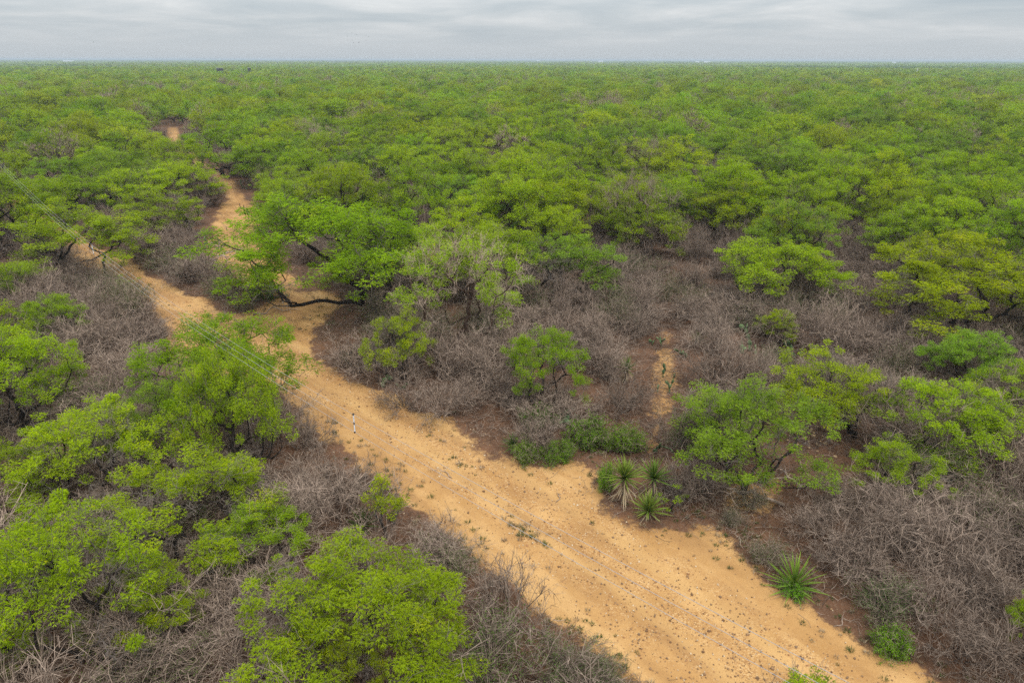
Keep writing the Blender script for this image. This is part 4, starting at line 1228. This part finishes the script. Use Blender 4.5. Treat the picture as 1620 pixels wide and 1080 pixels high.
for s, lab in ((0.0, 'white rod spacer with three dark clamps hung on the wires above the road'),
               (27.7, 'white rod spacer on the wires in front of the road-bend mesquite')):
    b = wpos(s, 1)
    t = empty('wire_spacer', tuple(b), 0, (1, 1, 1), lab, 'spacer')
    G = Geo(); zz = np.linspace(-.275, .275, 6); P = np.stack([0 * zz + .012, 0 * zz, zz], 1)
    tubes(G, P[:-1], P[1:], np.full(5, .017), np.full(5, .017), 8, np.full(5, .5))
    part('rod', G.mesh('spacer_rod', [M_ROD]), t)
    for q in (-.275, 0, .275): part('insulator', INS, t, None, (.012, 0, q), None, (.95, .95, .7))
for s, lab in ((S0, 'wooden utility pole carrying the near end of the three wires'), (S1, 'wooden utility pole carrying the three wires past the road bend')):
    q = WA + WD * s; n_ = np.array([WD[1], -WD[0]]) * .16
    t = empty('utility_pole', (q[0] + n_[0], q[1] + n_[1], tz(q)), 0, (1, 1, 1), lab, 'utility pole')
    G = Geo(); hh = wire_h(s) + .8; zz = np.linspace(-.3, hh, 7); P = np.stack([0 * zz, 0 * zz, zz], 1); rr = np.linspace(.15, .10, 7)
    tubes(G, P[:-1], P[1:], rr[:-1], rr[1:], 10, np.full(6, .5))
    part('shaft', G.mesh('pole_shaft', [M_POLE]), t)
    for k in range(3): part('insulator', INS, t, None, (-n_[0] * .8, -n_[1] * .8, wpos(s, k)[2] - tz(q)), (0, 0, 0), (1.4, 1.4, 1.4))

# ------------------------------------------------------------------ small stuff on the ground
gg = np.random.default_rng(51)
def region_pts(n, sd_lo, sd_hi, ymax=75):
    xx, yy = gg.uniform(-45, 30, n * 6), 12 + (ymax - 12) * gg.random(n * 6) ** 1.6
    sdv = np.maximum(poly_sd(xx, yy, ROAD), poly_sd(xx, yy, PATH))
    k = (sdv > sd_lo) & (sdv < sd_hi) & (np.abs(xx) < .8 * yy + 6)
    return xx[k][:n], yy[k][:n]
px_, py_ = region_pts(20000, -.8, 99, 60)
keep = gg.random(len(px_)) < .15 + .85 * smooth(3.0, 1.0, line_dist(px_, py_, CENTRE) + (fbm(px_ * .5, py_ * .5, 91, 2) - .5) * 2)
px_, py_ = px_[keep], py_[keep]; n = len(px_)
s_ = np.clip(gg.lognormal(math.log(.042), .42, n), .02, .13)
GRAVEL = []
for q, c_ in enumerate(((.16, .085, .04), (.27, .155, .075), (.55, .42, .27), (.33, .165, .07), (.20, .12, .065))):
    me = stone_mesh(20 + q); me.materials.clear(); me.materials.append(plain_mat('gravel_%d' % q, c_, .9)); GRAVEL.append(me)
scatter('road_gravel', np.stack([px_, py_, terrain(px_, py_) + s_ * .1], 1), gg.uniform(0, 6.28, (n, 3)), np.stack([s_] * 3, 1), gg.integers(0, 5, n), GRAVEL,
        'loose pale gravel strewn over the sandy road', 'gravel')
def tuft_mesh(seed, nb=34, L=.2):
    g = np.random.default_rng(seed); G = Geo()
    a = g.uniform(0, 6.28, nb); e = g.uniform(.3, 1.4, nb)
    D = np.stack([np.cos(a) * np.cos(e), np.sin(a) * np.cos(e), np.sin(e)], 1)
    kites(G, np.stack([np.cos(a) * .04, np.sin(a) * .04, 0 * a], 1), D, g.uniform(.5, 1.2, nb) * L, np.full(nb, .016), g, g.uniform(0, .8, nb))
    return G
TUFT = [tuft_mesh(k).mesh('dry_tuft', [M_DRY]) for k in range(3)] + [tuft_mesh(9 + k).mesh('green_tuft', [M_OLIVE]) for k in range(3)]
def litter_mesh(seed):
    g = np.random.default_rng(seed); G = Geo(); n = 26
    P = np.stack([g.normal(0, .35, n), g.normal(0, .35, n), g.uniform(.01, .09, n)], 1)
    a = g.uniform(0, 6.28, n); D = unit(np.stack([np.cos(a), np.sin(a), g.normal(0, .22, n)], 1))
    twig_sprays(G, P, D, g.uniform(.12, .6, n), np.full(n, .006), g, g.beta(1.1, 1.8, n), k=3)
    return G.mesh('twig_litter', [M_GREY])
LIT = [litter_mesh(k) for k in range(5)]
xx, yy = region_pts(2600, -1.3, 1.6, 70)
kk = gg.random(len(xx)) < smooth(1.8, 3.4, line_dist(xx, yy, CENTRE)) * .9 + .06
xx, yy = xx[kk], yy[kk]; n = len(xx)
for wx, wy, wn_, ws in ((838, 842, 26, .45), (812, 826, 12, .3), (910, 992, 5, .2), (690, 690, 14, .5), (735, 735, 10, .4), (1110, 790, 30, .9), (1180, 850, 20, .7)):
    q = gpix(wx, wy); dv = (CENTRE[3] - CENTRE[4]) / np.linalg.norm(CENTRE[3] - CENTRE[4])
    al = gg.normal(0, ws * 1.6, wn_); ac = gg.normal(0, ws * .45, wn_)
    xx = np.concatenate([xx, q[0] + dv[0] * al - dv[1] * ac]); yy = np.concatenate([yy, q[1] + dv[1] * al + dv[0] * ac])
n = len(xx)
s_ = gg.uniform(.3, 1.0, n)
scatter('roadside_weeds', np.stack([xx, yy, terrain(xx, yy)], 1), gg.uniform(0, 6.28, n), np.stack([s_] * 3, 1), gg.integers(0, 6, n), TUFT,
        'tiny dry weeds and grass tufts dotted along the sandy margins', 'weeds')
xx, yy = jitter_grid(9, 75, .62, 55, 52)
sdv = np.maximum(poly_sd(xx, yy, ROAD), poly_sd(xx, yy, PATH))
kk = (sdv < -.15) & (gg.random(len(xx)) < .6)
xx, yy = xx[kk], yy[kk]; n = len(xx)
s_ = gg.uniform(.6, 1.5, n)
scatter('twig_litter', np.stack([xx, yy, terrain(xx, yy)], 1), gg.uniform(0, 6.28, n), np.stack([s_, s_, gg.uniform(.6, 2.2, n)], 1), gg.integers(0, 5, n), LIT,
        'dry twigs and litter covering the soil under the brush', 'litter')

# ------------------------------------------------------------------ far things: houses, hunting blind, poles, birds
M_WHITE = plain_mat('white_siding', (0.75, 0.75, 0.73), .6, 0, .08)
M_ROOF = plain_mat('metal_roof', (0.45, 0.47, 0.5), .5)
M_DARKW = plain_mat('dark_boards', (0.03, 0.028, 0.026), .8)
def box(G, lo, hi, tint=.5):
    a, b = np.array(lo, float), np.array(hi, float)
    Vb = np.array([[x, y, z] for z in (a[2], b[2]) for y in (a[1], b[1]) for x in (a[0], b[0])])
    G.add(Vb, np.array([[0, 2, 3, 1], [4, 5, 7, 6], [0, 1, 5, 4], [1, 3, 7, 5], [3, 2, 6, 7], [2, 0, 4, 6]]), tint)
def house(px, py_far, d, w, h, label):
    a = (px - 810) / FPX
    y_ = d; x_ = a * d / cp * 1.0
    zt = tz((x_, y_))
    t = empty('farm_building', (x_, y_, zt), gg.uniform(-.4, .4), (1, 1, 1), label, 'building')
    G = Geo(); box(G, (-w / 2, -5, -.5), (w / 2, 5, h)); part('wall', G.mesh('wall', [M_WHITE]), t)
    G = Geo(); e = .6
    Vr = np.array([[-w / 2 - e, -5 - e, h + .01], [w / 2 + e, -5 - e, h + .01], [w / 2 + e, 0, h + 2.4], [-w / 2 - e, 0, h + 2.4], [w / 2 + e, 5 + e, h + .01], [-w / 2 - e, 5 + e, h + .01]], float)
    G.add(Vr, np.array([[0, 1, 2, 3], [3, 2, 4, 5]]), .5)
    Vr2 = Vr + [0, 0, .18]; G.add(Vr2, np.array([[0, 1, 2, 3], [3, 2, 4, 5]]), .5)
    G.add(np.concatenate([Vr[[0, 1]], Vr2[[1, 0]]]), np.array([[0, 1, 2, 3]]), .5)
    part('roof', G.mesh('roof', [M_ROOF]), t)
    G = Geo(); box(G, (-.6, -5.06, -.4), (.6, -5.0, 2.1)); part('door', G.mesh('door', [M_DARKW]), t)
    for q in (-.3, .3):
        G = Geo(); box(G, (q * w - .7, -5.06, 1.2), (q * w + .7, -5.0, 2.4)); part('window', G.mesh('window', [M_DARKW]), t)
for px, d, w, h, lab in [(205, 3000, 40, 8, 'long white farm shed standing alone far off on the plain'), (1075, 2900, 26, 9, 'white farm house on the distant rise, widest of its pair'),
                         (1062, 2850, 14, 9, 'small white outbuilding beside the distant farm house'), (930, 3600, 22, 9, 'tiny white building far off between the long shed and the farm house'),
                         (845, 4200, 18, 10, 'pale speck of a building on the hazy horizon'), (1330, 2500, 10, 9, 'lone pale hut in the distant brush')]:
    house(px, 0, d, w, h, lab)
def far_spot(px, py):
    q = gpix(px, py); return q, tz(q)
def tube_obj(name, P, r, k, mat):
    G = Geo(); P = np.array(P, float); r = np.asarray(r, float)
    tubes(G, P[:-1], P[1:], r[:-1], r[1:], k, np.full(len(P) - 1, .5)); return G.mesh(name, [mat])
for px, py, d, w, lab in [(350, 117, 560, 4.5, 'dark wide hunting blind rising from the distant brush'), (396, 117, 580, 2.0, 'narrow dark hunting blind on stilts in the distant brush')]:
    x_ = (px - 810) / FPX * (d * cp + H * sp)
    t = empty('hunting_blind', (x_, d, tz((x_, d))), .2, (1, 1, 1), lab, 'hunting blind')
    hb = 7.8
    G = Geo(); box(G, (-w / 2, -1, hb), (w / 2, 1, hb + 2.0)); part('cabin', G.mesh('cabin', [M_DARKW]), t)
    G = Geo(); box(G, (-w / 2 - .2, -1.2, hb + 2.003), (w / 2 + .2, 1.2, hb + 2.15)); part('roof', G.mesh('blind_roof', [M_ROOF]), t)
    for sx in (-1, 1):
        for sy in (-1, 1):
            part('leg', tube_obj('blind_leg', [(sx * (w / 2 - .15), sy * .85, -.3), (sx * (w / 2 - .15), sy * .85, hb - .002)], [.08, .08], 6, M_STAKE), t)
for px, top, base, lab, mat in [(1447, 111, 123, 'pale leaning utility pole in the distant brush', M_ROD), (1466, 108, 122, 'darker utility pole beside the pale leaning one', M_POLE),
                                (1418, 117, 124, 'short dark pole apart from the distant pole pair', M_POLE)]:
    q, zz = far_spot(px, base + 3)
    d = q[1]
    h_ = hpix(px, top, d) - zz + 2.0
    t = empty('distant_pole', (q[0], q[1], zz), 0, (1, 1, 1), lab, 'utility pole')
    part('shaft', tube_obj('far_pole', [(0, 0, -.5), (.1, 0, h_ * .5), (.3 if mat is M_ROD else .0, 0, h_)], [.3, .26, .22], 7, mat), t)
    part('crossarm', tube_obj('far_arm', [(-1.3, -.3, h_ - .8), (1.3, -.3, h_ - .8)], [.09, .09], 5, mat), t)
M_BIRD = plain_mat('bird', (0.03, 0.03, 0.03), .8)
def bird_mesh(flap):
    Vb = np.array([[0, .25, 0], [.09, 0, .03], [0, -.35, 0], [-.09, 0, .03], [.75, -.05, .28 * flap], [-.75, -.05, .28 * flap], [.35, -.16, .1 * flap], [-.35, -.16, .1 * flap],
                   [0, 0, -.08], [.12, -.5, 0], [-.12, -.5, 0]], float)
    T = np.array([[0, 1, 3], [1, 2, 3], [0, 8, 1], [0, 3, 8], [8, 2, 1], [8, 3, 2], [1, 4, 6], [1, 6, 2], [3, 7, 5], [3, 2, 7], [2, 9, 10]])
    return mesh_arr('bird', Vb, tris=T, mats=[M_BIRD])
BIRD = [bird_mesh(f) for f in (1, -.6, .3)]
for k in range(16):
    px, py = (gg.normal(563, 14), gg.normal(62, 5.5)) if k else (147, 68)
    d = gg.uniform(480, 620) if k else 420
    b_ = (540 - py) / FPX; a_ = (px - 810) / FPX
    dirv = np.array([a_, b_ * sp + cp, b_ * cp - sp]); t_ = d / dirv[1]
    o = bpy.data.objects.new('bird', BIRD[k % 3]); COL.objects.link(o)
    o.location = tuple(dirv * t_ + [0, 0, H]); o.rotation_euler = (gg.normal(0, .3), gg.normal(0, .4), gg.uniform(0, 6))
    o['label'] = 'small dark bird in the loose flock high over the plain' if k else 'single dark bird flying apart from the flock'
    o['category'] = 'bird'
    if k: o['group'] = 'birds of the flock'

# ------------------------------------------------------------------ haze
def volume_box(name, lo, hi, color, dens, aniso=.2):
    G = Geo(); box(G, lo, hi)
    m, n, l = new_mat(name + '_air')
    o = N(n, 'ShaderNodeOutputMaterial'); v = N(n, 'ShaderNodeVolumePrincipled', i_Density=dens, i_Anisotropy=aniso)
    v.inputs['Color'].default_value = (*color, 1)
    l.new(v.outputs[0], o.inputs['Volume'])
    ob = bpy.data.objects.new(name, G.mesh(name, [m])); COL.objects.link(ob)
    ob['kind'] = 'stuff'
    return ob
hzb = volume_box('haze', (-12500, -12500, -3), (12500, 12500, 19), (0.66, 0.75, 0.83), 0.00030)
hzb['label'] = 'thin blue-grey haze over the far plain'; hzb['category'] = 'haze'
